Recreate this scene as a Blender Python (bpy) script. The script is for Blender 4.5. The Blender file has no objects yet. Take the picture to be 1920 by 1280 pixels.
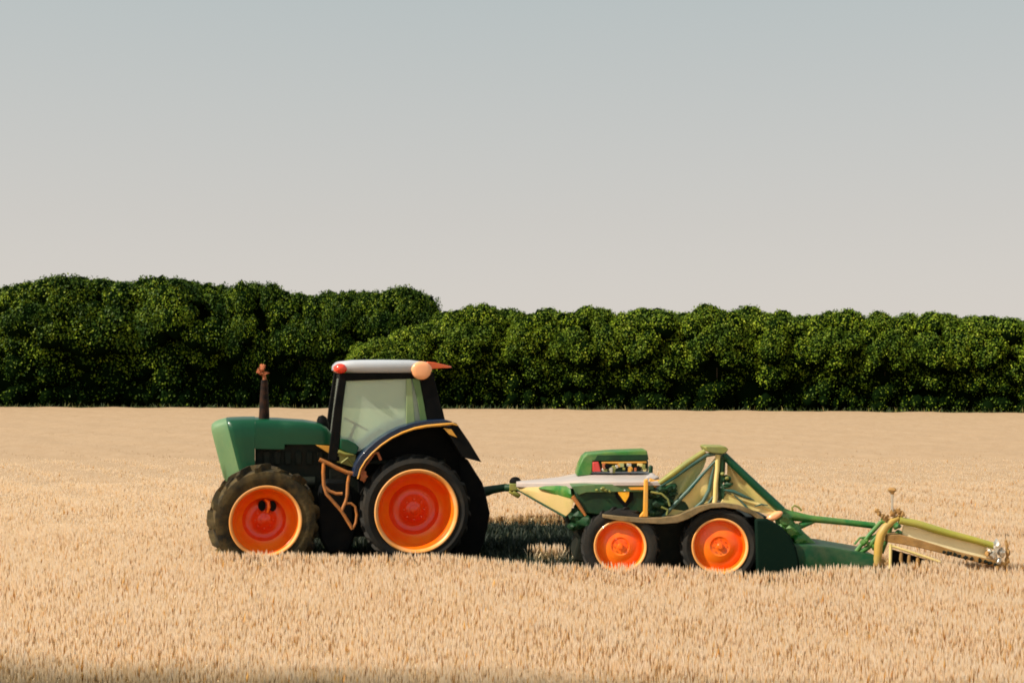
import bpy, bmesh, math, random
import numpy as np
from mathutils import Vector, Matrix
R = math.radians
PI = math.pi
random.seed(7)
sc = bpy.context.scene
COL = sc.collection

# ------------------------------------------------------------------ camera
CAMY, CAMH, F, HOR = -18.0, 2.846, 2340.0, 700.0      # focal length and horizon in photo pixels (1920 wide)
cam_d = bpy.data.cameras.new("Camera")
cam = bpy.data.objects.new("Camera", cam_d)
COL.objects.link(cam)
cam.location = (0, CAMY, CAMH)
cam.rotation_euler = (R(90), 0, 0)
cam_d.sensor_width = 36
cam_d.lens = F / 1920 * 36
cam_d.shift_y = (HOR - 640) / 1920
cam_d.clip_start = 0.1
cam_d.clip_end = 6000
sc.camera = cam

# ------------------------------------------------------------------ light
SUN_EL = R(42)
SUN_AZ_FRONT = R(21)              # from the left, turned this much towards the camera side
to_sun = Vector((-math.cos(SUN_EL) * math.cos(SUN_AZ_FRONT), -math.cos(SUN_EL) * math.sin(SUN_AZ_FRONT), math.sin(SUN_EL)))
sun_d = bpy.data.lights.new("Sun", 'SUN')
sun_d.energy = 5.0
sun_d.angle = R(0.6)
sun_d.color = (1.0, 0.88, 0.72)
sun = bpy.data.objects.new("Sun", sun_d)
COL.objects.link(sun)
sun.rotation_euler = to_sun.to_track_quat('Z', 'Y').to_euler()

world = bpy.data.worlds.new("World")
sc.world = world
world.use_nodes = True
wn, wl = world.node_tree.nodes, world.node_tree.links
wn.clear()
wo = wn.new('ShaderNodeOutputWorld')
bg = wn.new('ShaderNodeBackground')
bg.inputs['Strength'].default_value = 0.0805
sky = wn.new('ShaderNodeTexSky')
sky.sky_type = 'NISHITA'
sky.sun_disc = False
sky.sun_elevation = SUN_EL
sky.sun_rotation = math.atan2(to_sun.x, to_sun.y)
sky.air_density = 1.0
sky.dust_density = 4.0
sky.ozone_density = 1.0
# thin even summer haze over the clear sky: strongest at the horizon, thinner above
tc = wn.new('ShaderNodeTexCoord')
sx = wn.new('ShaderNodeSeparateXYZ')
wl.new(tc.outputs['Generated'], sx.inputs[0])
ramp = wn.new('ShaderNodeValToRGB')
e = ramp.color_ramp.elements
e[0].position = 0.02
e[0].color = (7.55, 7.0, 6.45, 1)
e[1].position = 0.30
e[1].color = (5.15, 5.65, 5.55, 1)
m_ = e.new(0.12); m_.color = (6.62, 6.33, 5.90, 1)
wl.new(sx.outputs['Z'], ramp.inputs[0])
mx = wn.new('ShaderNodeMix'); mx.data_type = 'RGBA'
mx.inputs['Factor'].default_value = 0.86
wl.new(sky.outputs[0], mx.inputs[6]); wl.new(ramp.outputs[0], mx.inputs[7])
wl.new(mx.outputs[2], bg.inputs[0])
wl.new(bg.outputs[0], wo.inputs[0])

sc.view_settings.view_transform = 'Standard'
sc.view_settings.look = 'None'
sc.view_settings.gamma = 1
sc.view_settings.exposure = 0.34
sc.view_settings.use_curve_mapping = False
sc.cycles.filter_width = 1.8

# ------------------------------------------------------------------ materials
def mat(name, col, rough=0.5, metal=0.0, var=None, vscale=6.0, coat=0.0, dust=0.0, dustcol=(0.42, 0.30, 0.17),
        bump=0.0, bscale=40.0, island=None, trans=0.0, spec=0.5):
    m = bpy.data.materials.new(name)
    m.use_nodes = True
    n, l = m.node_tree.nodes, m.node_tree.links
    b = n['Principled BSDF']
    b.inputs['Base Color'].default_value = (*col, 1)
    b.inputs['Roughness'].default_value = rough
    b.inputs['Metallic'].default_value = metal
    b.inputs['Coat Weight'].default_value = coat
    b.inputs['Specular IOR Level'].default_value = spec
    tcn = n.new('ShaderNodeTexCoord')
    cur = None
    if island:
        g = n.new('ShaderNodeNewGeometry')
        rp = n.new('ShaderNodeValToRGB')
        el = rp.color_ramp.elements
        el[0].position, el[0].color = island[0][0], (*island[0][1], 1)
        el[1].position, el[1].color = island[-1][0], (*island[-1][1], 1)
        for p, c in island[1:-1]:
            q = el.new(p); q.color = (*c, 1)
        l.new(g.outputs['Random Per Island'], rp.inputs[0])
        cur = rp.outputs[0]
    if var:
        ns = n.new('ShaderNodeTexNoise')
        ns.inputs['Scale'].default_value = vscale
        ns.inputs['Detail'].default_value = 6
        l.new(tcn.outputs['Object'], ns.inputs['Vector'])
        rp = n.new('ShaderNodeValToRGB')
        rp.color_ramp.elements[0].position = 0.35
        rp.color_ramp.elements[1].position = 0.68
        mxn = n.new('ShaderNodeMix'); mxn.data_type = 'RGBA'
        l.new(ns.outputs['Fac'], rp.inputs[0]); l.new(rp.outputs[0], mxn.inputs['Factor'])
        if cur: l.new(cur, mxn.inputs[6])
        else: mxn.inputs[6].default_value = (*col, 1)
        mxn.inputs[7].default_value = (*var, 1)
        cur = mxn.outputs[2]
    if dust:
        nd = n.new('ShaderNodeTexNoise'); nd.inputs['Scale'].default_value = 3.2; nd.inputs['Detail'].default_value = 9
        nd.inputs['Roughness'].default_value = 0.7
        l.new(tcn.outputs['Object'], nd.inputs['Vector'])
        rd = n.new('ShaderNodeValToRGB'); rd.color_ramp.elements[0].position = 0.42; rd.color_ramp.elements[1].position = 0.75
        rd.color_ramp.elements[1].color = (dust, dust, dust, 1)
        l.new(nd.outputs['Fac'], rd.inputs[0])
        md = n.new('ShaderNodeMix'); md.data_type = 'RGBA'
        l.new(rd.outputs[0], md.inputs['Factor'])
        if cur: l.new(cur, md.inputs[6])
        else: md.inputs[6].default_value = (*col, 1)
        md.inputs[7].default_value = (*dustcol, 1)
        cur = md.outputs[2]
        ma = n.new('ShaderNodeMath'); ma.operation = 'ADD'; ma.inputs[1].default_value = rough
        l.new(rd.outputs[0], ma.inputs[0]); l.new(ma.outputs[0], b.inputs['Roughness'])
    if cur: l.new(cur, b.inputs['Base Color'])
    if bump:
        nb = n.new('ShaderNodeTexNoise'); nb.inputs['Scale'].default_value = bscale; nb.inputs['Detail'].default_value = 5
        l.new(tcn.outputs['Object'], nb.inputs['Vector'])
        bp = n.new('ShaderNodeBump'); bp.inputs['Strength'].default_value = bump; bp.inputs['Distance'].default_value = 0.02
        l.new(nb.outputs['Fac'], bp.inputs['Height']); l.new(bp.outputs[0], b.inputs['Normal'])
    if trans:
        tr = n.new('ShaderNodeBsdfTranslucent')
        if cur: l.new(cur, tr.inputs[0])
        else: tr.inputs[0].default_value = (*col, 1)
        ms = n.new('ShaderNodeMixShader'); ms.inputs[0].default_value = trans
        l.new(b.outputs[0], ms.inputs[1]); l.new(tr.outputs[0], ms.inputs[2])
        l.new(ms.outputs[0], n['Material Output'].inputs[0])
    return m

def glass_mat():
    m = bpy.data.materials.new("cab_glass"); m.use_nodes = True
    n, l = m.node_tree.nodes, m.node_tree.links
    n.clear()
    o = n.new('ShaderNodeOutputMaterial')
    t = n.new('ShaderNodeBsdfTransparent'); t.inputs[0].default_value = (0.84, 0.97, 0.90, 1)
    p = n.new('ShaderNodeBsdfPrincipled'); p.inputs['Base Color'].default_value = (0.80, 0.88, 0.76, 1); p.inputs['Roughness'].default_value = 0.12
    mm = n.new('ShaderNodeMixShader'); mm.inputs[0].default_value = 0.34
    l.new(t.outputs[0], mm.inputs[1]); l.new(p.outputs[0], mm.inputs[2]); l.new(mm.outputs[0], o.inputs[0])
    return m

M = {}
M['green'] = mat('green_paint', (0.0005, 0.064, 0.027), 0.36, var=(0.0005, 0.054, 0.023), vscale=2.0, coat=0.10, spec=0.3, dust=0.02, dustcol=(0.10, 0.14, 0.06), bump=0.03, bscale=12)
M['green2'] = mat('worn_green_paint', (0.006, 0.14, 0.025), 0.42, var=(0.06, 0.19, 0.02), vscale=5, coat=0.2, dust=0.45, dustcol=(0.30, 0.30, 0.10), bump=0.1, bscale=25)
M['dkgreen'] = mat('dark_green_paint', (0.003, 0.022, 0.010), 0.5, spec=0.3, var=(0.006, 0.05, 0.015), vscale=4, dust=0.12, dustcol=(0.10, 0.12, 0.05), bump=0.08)
M['olive'] = mat('olive_paint', (0.26, 0.25, 0.04), 0.45, var=(0.13, 0.18, 0.04), vscale=5, dust=0.3, bump=0.06)
M['sage'] = mat('sage_sheet_metal', (0.28, 0.34, 0.15), 0.5, var=(0.42, 0.42, 0.17), vscale=3, dust=0.5, dustcol=(0.50, 0.40, 0.18), bump=0.15, bscale=9)
M['tan'] = mat('dusty_tan_sheet', (0.80, 0.62, 0.27), 0.6, var=(0.62, 0.54, 0.18), vscale=3, dust=0.3, bump=0.2, bscale=8)
M['cream'] = mat('cream_canvas', (0.86, 0.78, 0.50), 0.75, var=(0.78, 0.70, 0.42), vscale=3, bump=0.15)
M['gold'] = mat('yellow_paint', (0.76, 0.34, 0.025), 0.42, var=(0.62, 0.33, 0.06), vscale=7, dust=0.15, bump=0.05)
M['rustorange'] = mat('rusty_orange_paint', (0.50, 0.17, 0.025), 0.55, var=(0.32, 0.12, 0.03), vscale=14, dust=0.25, bump=0.15)
M['rim'] = mat('orange_rim_paint', (0.95, 0.10, 0.002), 0.22, var=(0.95, 0.19, 0.003), vscale=3, coat=0.2, dust=0.05, bump=0.05, bscale=8)
M['rimred'] = mat('wheel_disc_shade_red', (0.80, 0.035, 0.001), 0.16, var=(0.88, 0.06, 0.001), vscale=2.5, coat=0.35, dust=0.04, bump=0.08, bscale=5)  # redder than the rim: shade inside the dish put into the colour
M['lip'] = mat('light_orange_rim_edge', (0.93, 0.36, 0.055), 0.35, var=(0.90, 0.46, 0.16), vscale=4, coat=0.3, dust=0.3, dustcol=(0.7, 0.5, 0.3))
M['rubber'] = mat('tyre_rubber', (0.008, 0.010, 0.011), 0.75, var=(0.016, 0.015, 0.013), vscale=5, dust=0.18, dustcol=(0.13, 0.10, 0.06), bump=0.2, bscale=30, spec=0.25)
M['mudrubber'] = mat('muddy_tyre_rubber', (0.012, 0.012, 0.010), 0.85, spec=0.25, var=(0.055, 0.042, 0.018), vscale=7, dust=0.45, dustcol=(0.26, 0.18, 0.07), bump=0.5, bscale=25)
M['black'] = mat('black_metal', (0.004, 0.005, 0.006), 0.6, var=(0.008, 0.008, 0.008), dust=0.06, dustcol=(0.05, 0.045, 0.03), spec=0.05)
M['engine'] = mat('oily_engine_metal', (0.003, 0.009, 0.006), 0.6, var=(0.010, 0.012, 0.008), vscale=8, dust=0.12, dustcol=(0.07, 0.05, 0.03), bump=0.4, bscale=18, spec=0.2)
M['navy'] = mat('blue_black_paint', (0.003, 0.016, 0.050), 0.35, coat=0.1, dust=0.05, spec=0.3)
M['white'] = mat('white_roof_paint', (0.46, 0.50, 0.56), 0.35, var=(0.41, 0.45, 0.50), vscale=2, coat=0.2, dust=0.1)
M['redlight'] = mat('red_light_lens', (0.80, 0.05, 0.02), 0.2, coat=0.5)
M['peach'] = mat('pale_orange_lens', (0.92, 0.42, 0.20), 0.25, coat=0.5)
M['orange'] = mat('orange_plastic', (0.85, 0.13, 0.02), 0.35, coat=0.3)
M['deck'] = mat('pale_deck_metal', (0.36, 0.33, 0.32), 0.45, var=(0.43, 0.38, 0.36), vscale=2, dust=0.3, dustcol=(0.55, 0.42, 0.30), bump=0.04)
M['pipe'] = mat('sooty_exhaust', (0.006, 0.006, 0.007), 0.6, spec=0.1, var=(0.04, 0.018, 0.010), vscale=10)
M['rust'] = mat('rust', (0.42, 0.10, 0.03), 0.8, var=(0.30, 0.12, 0.05), vscale=20, bump=0.5)
M['brown'] = mat('brown_rusted_board', (0.38, 0.21, 0.06), 0.7, var=(0.22, 0.12, 0.03), vscale=8, dust=0.5, bump=0.3)
M['red'] = mat('red_enamel', (0.55, 0.035, 0.035), 0.4, dust=0.2)
M['steel'] = mat('bright_steel', (0.6, 0.58, 0.52), 0.3, metal=0.7, dust=0.3)
M['teal'] = mat('teal_paint', (0.010, 0.085, 0.075), 0.4, dust=0.2)
M['seatcloth'] = mat('grey_seat_cloth', (0.10, 0.12, 0.11), 0.8)
M['glass'] = glass_mat()
M['bark'] = mat('bark', (0.06, 0.045, 0.03), 0.9, bump=0.6, bscale=12)
leafcols = [(0.0, (0.014, 0.036, 0.004)), (0.4, (0.070, 0.135, 0.006)), (0.8, (0.19, 0.28, 0.013)), (1.0, (0.34, 0.42, 0.035))]
M['leaf'] = mat('leaves', (0.04, 0.09, 0.01), 0.5, var=(0.020, 0.055, 0.006), vscale=0.55, island=leafcols, trans=0.12, spec=0.12)
M['leaf2'] = mat('yellow_green_leaves', (0.05, 0.1, 0.01), 0.5, var=(0.045, 0.095, 0.008), vscale=0.55,
                 island=[(0.0, (0.025, 0.055, 0.004)), (0.4, (0.120, 0.200, 0.008)), (0.8, (0.27, 0.37, 0.018)), (1.0, (0.44, 0.50, 0.06))], trans=0.12, spec=0.12)
M['inner'] = mat('crown_shade_core', (0.003, 0.008, 0.002), 1.0, spec=0.0)  # near-black colour imitates the shade inside the crowns
M['weed'] = mat('shadow_dark_green', (0.015, 0.05, 0.02), 0.7, island=[(0, (0.002, 0.010, 0.005)), (0.85, (0.006, 0.022, 0.009)), (1.0, (0.05, 0.05, 0.012))], trans=0.1)  # blade colours darkened to imitate the shadow under the machines
M['verge'] = mat('verge_grass', (0.08, 0.12, 0.02), 0.7, island=[(0, (0.02, 0.045, 0.008)), (0.8, (0.06, 0.09, 0.015)), (1, (0.35, 0.28, 0.08))], trans=0.2)

# ------------------------------------------------------------------ mesh helpers
def tag(o, label=None, cat=None, group=None, kind=None):
    if label: o['label'] = label
    if cat: o['category'] = cat
    if group: o['group'] = group
    if kind: o['kind'] = kind
    return o

def empty(name, loc=(0, 0, 0), rz=0, parent=None):
    o = bpy.data.objects.new(name, None)
    o.empty_display_size = 0.3
    COL.objects.link(o)
    o.location = loc
    o.rotation_euler = (0, 0, rz)
    if parent: o.parent = parent
    return o

class MB:
    def __init__(s): s.v, s.f, s.m = [], [], []
    def add(s, vs, fs, mi=0):
        b = len(s.v)
        s.v += [tuple(p) for p in vs]
        s.f += [tuple(i + b for i in q) for q in fs]
        s.m += [mi] * len(fs)
    def box(s, c, d, rot=None, mi=0):
        r = rot or Matrix.Identity(3)
        vs = [Vector(c) + r @ Vector((sx_ * d[0] / 2, sy * d[1] / 2, sz * d[2] / 2)) for sx_ in (-1, 1) for sy in (-1, 1) for sz in (-1, 1)]
        s.add(vs, [(0, 1, 3, 2), (4, 6, 7, 5), (0, 4, 5, 1), (2, 3, 7, 6), (0, 2, 6, 4), (1, 5, 7, 3)], mi)
    def prism(s, pts, y0, y1, mi=0):
        """pts: (x, z) outline; y0/y1 depth (number)"""
        n = len(pts)
        a = sum(pts[i][0] * pts[(i + 1) % n][1] - pts[(i + 1) % n][0] * pts[i][1] for i in range(n))
        if a < 0: pts = pts[::-1]
        vs = [(p[0], y0, p[1]) for p in pts] + [(p[0], y1, p[1]) for p in pts]
        fs = [tuple(range(n)), tuple(range(2 * n - 1, n - 1, -1))]
        fs += [(i, i + n, (i + 1) % n + n, (i + 1) % n) for i in range(n)]
        s.add(vs, fs, mi)
    def tube(s, pts, rad, n=10, cap=True, mi=0):
        pts = [Vector(p) for p in pts]
        if not hasattr(rad, '__len__'): rad = [rad] * len(pts)
        rings = []
        up = Vector((0, 0, 1))
        prev = None
        for i, p in enumerate(pts):
            d = (pts[min(i + 1, len(pts) - 1)] - pts[max(i - 1, 0)]).normalized()
            if prev is None:
                a = d.cross(up if abs(d.z) < 0.9 else Vector((1, 0, 0))).normalized()
            else:
                a = (prev - d * prev.dot(d)).normalized()
            prev = a
            b = d.cross(a)
            rings.append([p + (a * math.cos(2 * PI * k / n) + b * math.sin(2 * PI * k / n)) * rad[i] for k in range(n)])
        vs = [q for r_ in rings for q in r_]
        fs = [(i * n + k, i * n + (k + 1) % n, (i + 1) * n + (k + 1) % n, (i + 1) * n + k) for i in range(len(pts) - 1) for k in range(n)]
        if cap:
            fs += [tuple(range(n - 1, -1, -1)), tuple((len(pts) - 1) * n + k for k in range(n))]
        s.add(vs, fs, mi)
    def loft(s, rings, cap=True, mi=0):
        n = len(rings[0])
        vs = [q for r_ in rings for q in r_]
        fs = [(i * n + k, i * n + (k + 1) % n, (i + 1) * n + (k + 1) % n, (i + 1) * n + k) for i in range(len(rings) - 1) for k in range(n)]
        if cap: fs += [tuple(range(n - 1, -1, -1)), tuple((len(rings) - 1) * n + k for k in range(n))]
        s.add(vs, fs, mi)
    def revolve(s, prof, n=64, mi=0, closed=False, wob=0.0):
        """prof: (r, y) about the y axis"""
        m = len(prof)
        vs, fs = [], []
        for k in range(n):
            a = 2 * PI * k / n
            for (r, y) in prof: vs.append((r * math.cos(a), y, r * math.sin(a)))
        for k in range(n):
            for j in range(m if closed else m - 1):
                a0, a1 = k * m + j, k * m + (j + 1) % m
                b0, b1 = ((k + 1) % n) * m + j, ((k + 1) % n) * m + (j + 1) % m
                fs.append((a0, a1, b1, b0))
        s.add(vs, fs, mi)
    def blob(s, c, r, seed=0, sub=3, amp=0.25, mi=0):
        bm = bmesh.new()
        bmesh.ops.create_icosphere(bm, subdivisions=sub, radius=1)
        rr = random.Random(seed)
        ph = [rr.uniform(0, 6.28) for _ in range(6)]
        vs = []
        for v in bm.verts:
            p = v.co
            k = 1 + amp * (math.sin(3 * p.x + ph[0]) * math.sin(4 * p.y + ph[1]) + 0.5 * math.sin(7 * p.z + ph[2]) * math.sin(6 * p.x + ph[3]))
            vs.append((c[0] + p.x * r[0] * k, c[1] + p.y * r[1] * k, c[2] + p.z * r[2] * k))
        fs = [tuple(v.index for v in f.verts) for f in bm.faces]
        bm.free()
        s.add(vs, fs, mi)
    def build(s, name, mats, parent=None, smooth=40, bevel=0.0, seg=2, loc=None):
        me = bpy.data.meshes.new(name)
        me.from_pydata(s.v, [], s.f)
        if not isinstance(mats, (list, tuple)): mats = [mats]
        for m in mats: me.materials.append(m)
        if len(mats) > 1: me.polygons.foreach_set('material_index', s.m)
        bm = bmesh.new(); bm.from_mesh(me)
        bmesh.ops.recalc_face_normals(bm, faces=bm.faces)
        bm.to_mesh(me); bm.free()
        if smooth:
            me.shade_smooth()
            me.set_sharp_from_angle(angle=R(smooth))
        o = bpy.data.objects.new(name, me)
        COL.objects.link(o)
        if parent: o.parent = parent
        if loc: o.location = loc
        if bevel:
            b = o.modifiers.new('bevel', 'BEVEL'); b.width = bevel; b.segments = seg; b.limit_method = 'ANGLE'; b.angle_limit = R(35)
            b.harden_normals = False
        return o

def fast_mesh(name, V, Fq, mats, mi=None, smooth=False):
    """V (n,3) float array, Fq (m,k) int array"""
    me = bpy.data.meshes.new(name)
    k = Fq.shape[1]
    me.vertices.add(len(V)); me.vertices.foreach_set('co', V.astype(np.float32).ravel())
    me.loops.add(Fq.size); me.loops.foreach_set('vertex_index', Fq.astype(np.int32).ravel())
    me.polygons.add(len(Fq)); me.polygons.foreach_set('loop_start', (np.arange(len(Fq)) * k).astype(np.int32))
    if mi is not None: me.polygons.foreach_set('material_index', mi.astype(np.int32))
    for m in mats: me.materials.append(m)
    me.update(calc_edges=True)
    me.validate()
    return me

class Frame:
    """local frame of a machine: x to its tail, y away from the viewer, z up; p() reads a side-view drawing traced from the photo"""
    def __init__(s, ox, oy, yaw):
        s.o = Vector((ox, oy, 0)); s.yaw = yaw
        s.R = Matrix.Rotation(yaw, 3, 'Z')
    def p(s, px, py, y=0.0):
        d = Vector(((px - 960) / F, 1, (HOR - py) / F))
        n = s.R @ Vector((0, 1, 0))
        c = Vector((0, CAMY, CAMH))
        t = n.dot(s.o + n * y - c) / n.dot(d)
        return s.R.transposed() @ (c + d * t - s.o)
    def xz(s, pts, y=0.0):
        r = []
        for q in pts:
            v = s.p(q[0], q[1], y); r.append((v.x, v.z))
        return r

# ------------------------------------------------------------------ ground
def strip_poly():
    near = [(-4.35, 0.3), (-4.1, -0.25), (-3.4, -0.5), (-2.75, -0.50), (-1.35, -0.35), (-0.3, -0.9), (1.0, -1.35), (2.4, -1.45), (3.3, -2.1), (3.9, -1.95), (4.7, -1.6), (5.5, -1.3)]
    far = [(5.6, -0.1), (4.5, 0.3), (3.0, 1.2), (2.0, 3.0), (1.6, 5.3), (-0.9, 5.4), (-2.2, 5.3), (-3.4, 4.3), (-4.0, 2.6), (-4.2, 1.5)]
    return near + far
STRIP = strip_poly()
def inside(P, x, y):
    res = np.zeros(x.shape, bool)
    n = len(P)
    for i in range(n):
        x0, y0 = P[i]; x1, y1 = P[(i + 1) % n]
        c = ((y0 > y) != (y1 > y)) & (x < (x1 - x0) * (y - y0) / (y1 - y0 + 1e-9) + x0)
        res ^= c
    return res
EDGE_X = np.array([-400, -60, -40, 0, 33, 60, 400.0]); EDGE_D = np.array([97, 97, 97, 91, 82.5, 78, 78.0])
def edge_y(x): return np.interp(x, EDGE_X, EDGE_D) + CAMY

def soil_mat():
    m = mat('straw_littered_soil', (0.60, 0.44, 0.26), 0.9, var=(0.52, 0.38, 0.22), vscale=3, bump=0.5, bscale=20)
    return m
g = MB()
S = 3000
g.add([(-S, -S, 0), (S, -S, 0), (S, S, 0), (-S, S, 0)], [(0, 1, 2, 3)])
tag(g.build('ground', soil_mat(), smooth=0), kind='structure')
# ground where the crop is driven down, machine shadow put into its colour
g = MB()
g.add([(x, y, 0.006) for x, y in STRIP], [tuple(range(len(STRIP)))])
tag(g.build('shadow_ground', mat('shadow_dark_earth', (0.006, 0.012, 0.007), 1.0, spec=0.0, var=(0.004, 0.008, 0.005), vscale=4, bump=0.5), smooth=0), kind='structure')
# rough grass under the trees
xs = np.linspace(-900, 900, 60)
g = MB()
vs = [(x, float(edge_y(x)), 0.006) for x in xs] + [(x, 220, 0.006) for x in xs]
g.add(vs, [(i, i + 1, 61 + i, 60 + i) for i in range(59)])
tag(g.build('verge', mat('verge_earth', (0.03, 0.05, 0.012), 0.95, var=(0.05, 0.07, 0.02), vscale=1.0), smooth=0), kind='structure')

# ------------------------------------------------------------------ wheat
WH = 0.27
rng = np.random.default_rng(11)
def wheat_mat(kind):
    m = bpy.data.materials.new('wheat_' + kind); m.use_nodes = True
    n, l = m.node_tree.nodes, m.node_tree.links
    b = n['Principled BSDF']; b.inputs['Roughness'].default_value = 0.75; b.inputs['Specular IOR Level'].default_value = 0.2
    gm = n.new('ShaderNodeNewGeometry')
    rp = n.new('ShaderNodeValToRGB'); el = rp.color_ramp.elements
    if kind == 'canopy':
        cs = [(0.3, (0.375, 0.258, 0.155)), (0.7, (0.415, 0.294, 0.184))]
    elif kind == 'ears':
        cs = [(0.0, (0.86, 0.71, 0.52)), (0.5, (0.89, 0.77, 0.62)), (0.93, (0.91, 0.82, 0.71)), (0.982, (0.80, 0.56, 0.24)), (0.999, (0.56, 0.32, 0.09))]
    else:
        cs = [(0.0, (0.82, 0.66, 0.38)), (0.6, (0.90, 0.76, 0.52)), (1.0, (0.86, 0.76, 0.54))]
    el[0].position, el[0].color = cs[0][0], (*cs[0][1], 1)
    el[1].position, el[1].color = cs[-1][0], (*cs[-1][1], 1)
    for p_, c_ in cs[1:-1]:
        q = el.new(p_); q.color = (*c_, 1)
    rand = gm.outputs['Random Per Island'] if kind != 'canopy' else None
    nz = n.new('ShaderNodeTexNoise'); nz.inputs['Scale'].default_value = 2.5 if kind == 'canopy' else 0.35; nz.inputs['Detail'].default_value = 8
    mp = n.new('ShaderNodeMapping'); mp.inputs['Scale'].default_value = (1, 0.45, 1)
    l.new(gm.outputs['Position'], mp.inputs['Vector']); l.new(mp.outputs[0], nz.inputs['Vector'])
    if rand: l.new(rand, rp.inputs[0])
    else: l.new(nz.outputs['Fac'], rp.inputs[0])
    # broad tone of the crop: greyer olive towards the near left
    sp = n.new('ShaderNodeSeparateXYZ'); l.new(gm.outputs['Position'], sp.inputs[0])
    mr = n.new('ShaderNodeMapRange'); mr.inputs['From Min'].default_value = -6.3; mr.inputs['From Max'].default_value = -7.6
    ad = n.new('ShaderNodeMath'); ad.operation = 'MULTIPLY_ADD'; ad.inputs[1].default_value = 0.13
    l.new(sp.outputs['X'], ad.inputs[0]); l.new(sp.outputs['Y'], ad.inputs[2])
    nz2 = n.new('ShaderNodeTexNoise'); nz2.inputs['Scale'].default_value = 0.9; nz2.inputs['Detail'].default_value = 5
    l.new(gm.outputs['Position'], nz2.inputs['Vector'])
    ad2 = n.new('ShaderNodeMath'); ad2.operation = 'MULTIPLY_ADD'; ad2.inputs[1].default_value = 1.2
    l.new(nz2.outputs['Fac'], ad2.inputs[0]); l.new(ad.outputs[0], ad2.inputs[2])
    l.new(ad2.outputs[0], mr.inputs['Value'])
    mxx = n.new('ShaderNodeMix'); mxx.data_type = 'RGBA'
    mm = n.new('ShaderNodeMath'); mm.operation = 'MULTIPLY'; mm.inputs[1].default_value = 0.75
    l.new(mr.outputs[0], mm.inputs[0]); l.new(mm.outputs[0], mxx.inputs['Factor'])
    l.new(rp.outputs[0], mxx.inputs[6]); mxx.inputs[7].default_value = (0.30, 0.25, 0.15, 1)
    l.new(mxx.outputs[2], b.inputs['Base Color'])
    if kind != 'canopy':
        tr = n.new('ShaderNodeBsdfTranslucent'); l.new(mxx.outputs[2], tr.inputs[0])
        ms = n.new('ShaderNodeMixShader'); ms.inputs[0].default_value = 0.85
        l.new(b.outputs[0], ms.inputs[1]); l.new(tr.outputs[0], ms.inputs[2]); l.new(ms.outputs[0], n['Material Output'].inputs[0])
    else:
        bp = n.new('ShaderNodeBump'); bp.inputs['Strength'].default_value = 0.5; bp.inputs['Distance'].default_value = 0.05
        n3 = n.new('ShaderNodeTexNoise'); n3.inputs['Scale'].default_value = 9; n3.inputs['Detail'].default_value = 6
        l.new(gm.outputs['Position'], n3.inputs['Vector']); l.new(n3.outputs['Fac'], bp.inputs['Height']); l.new(bp.outputs[0], b.inputs['Normal'])
    return m

def scatter(d0, d1, dens, margin=2.5):
    n = int((d1 - d0) * (1920 / F * d1 + 2 * margin) * dens)
    d = rng.uniform(d0, d1, n); w = 960 / F * d1 + margin
    x = rng.uniform(-w, w, n)
    k = np.abs(x) < 960 / F * d + margin
    x, y = x[k], d[k] + CAMY
    k = ~inside(STRIP, x, y) & (y < edge_y(x))
    return x[k], y[k]

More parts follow.
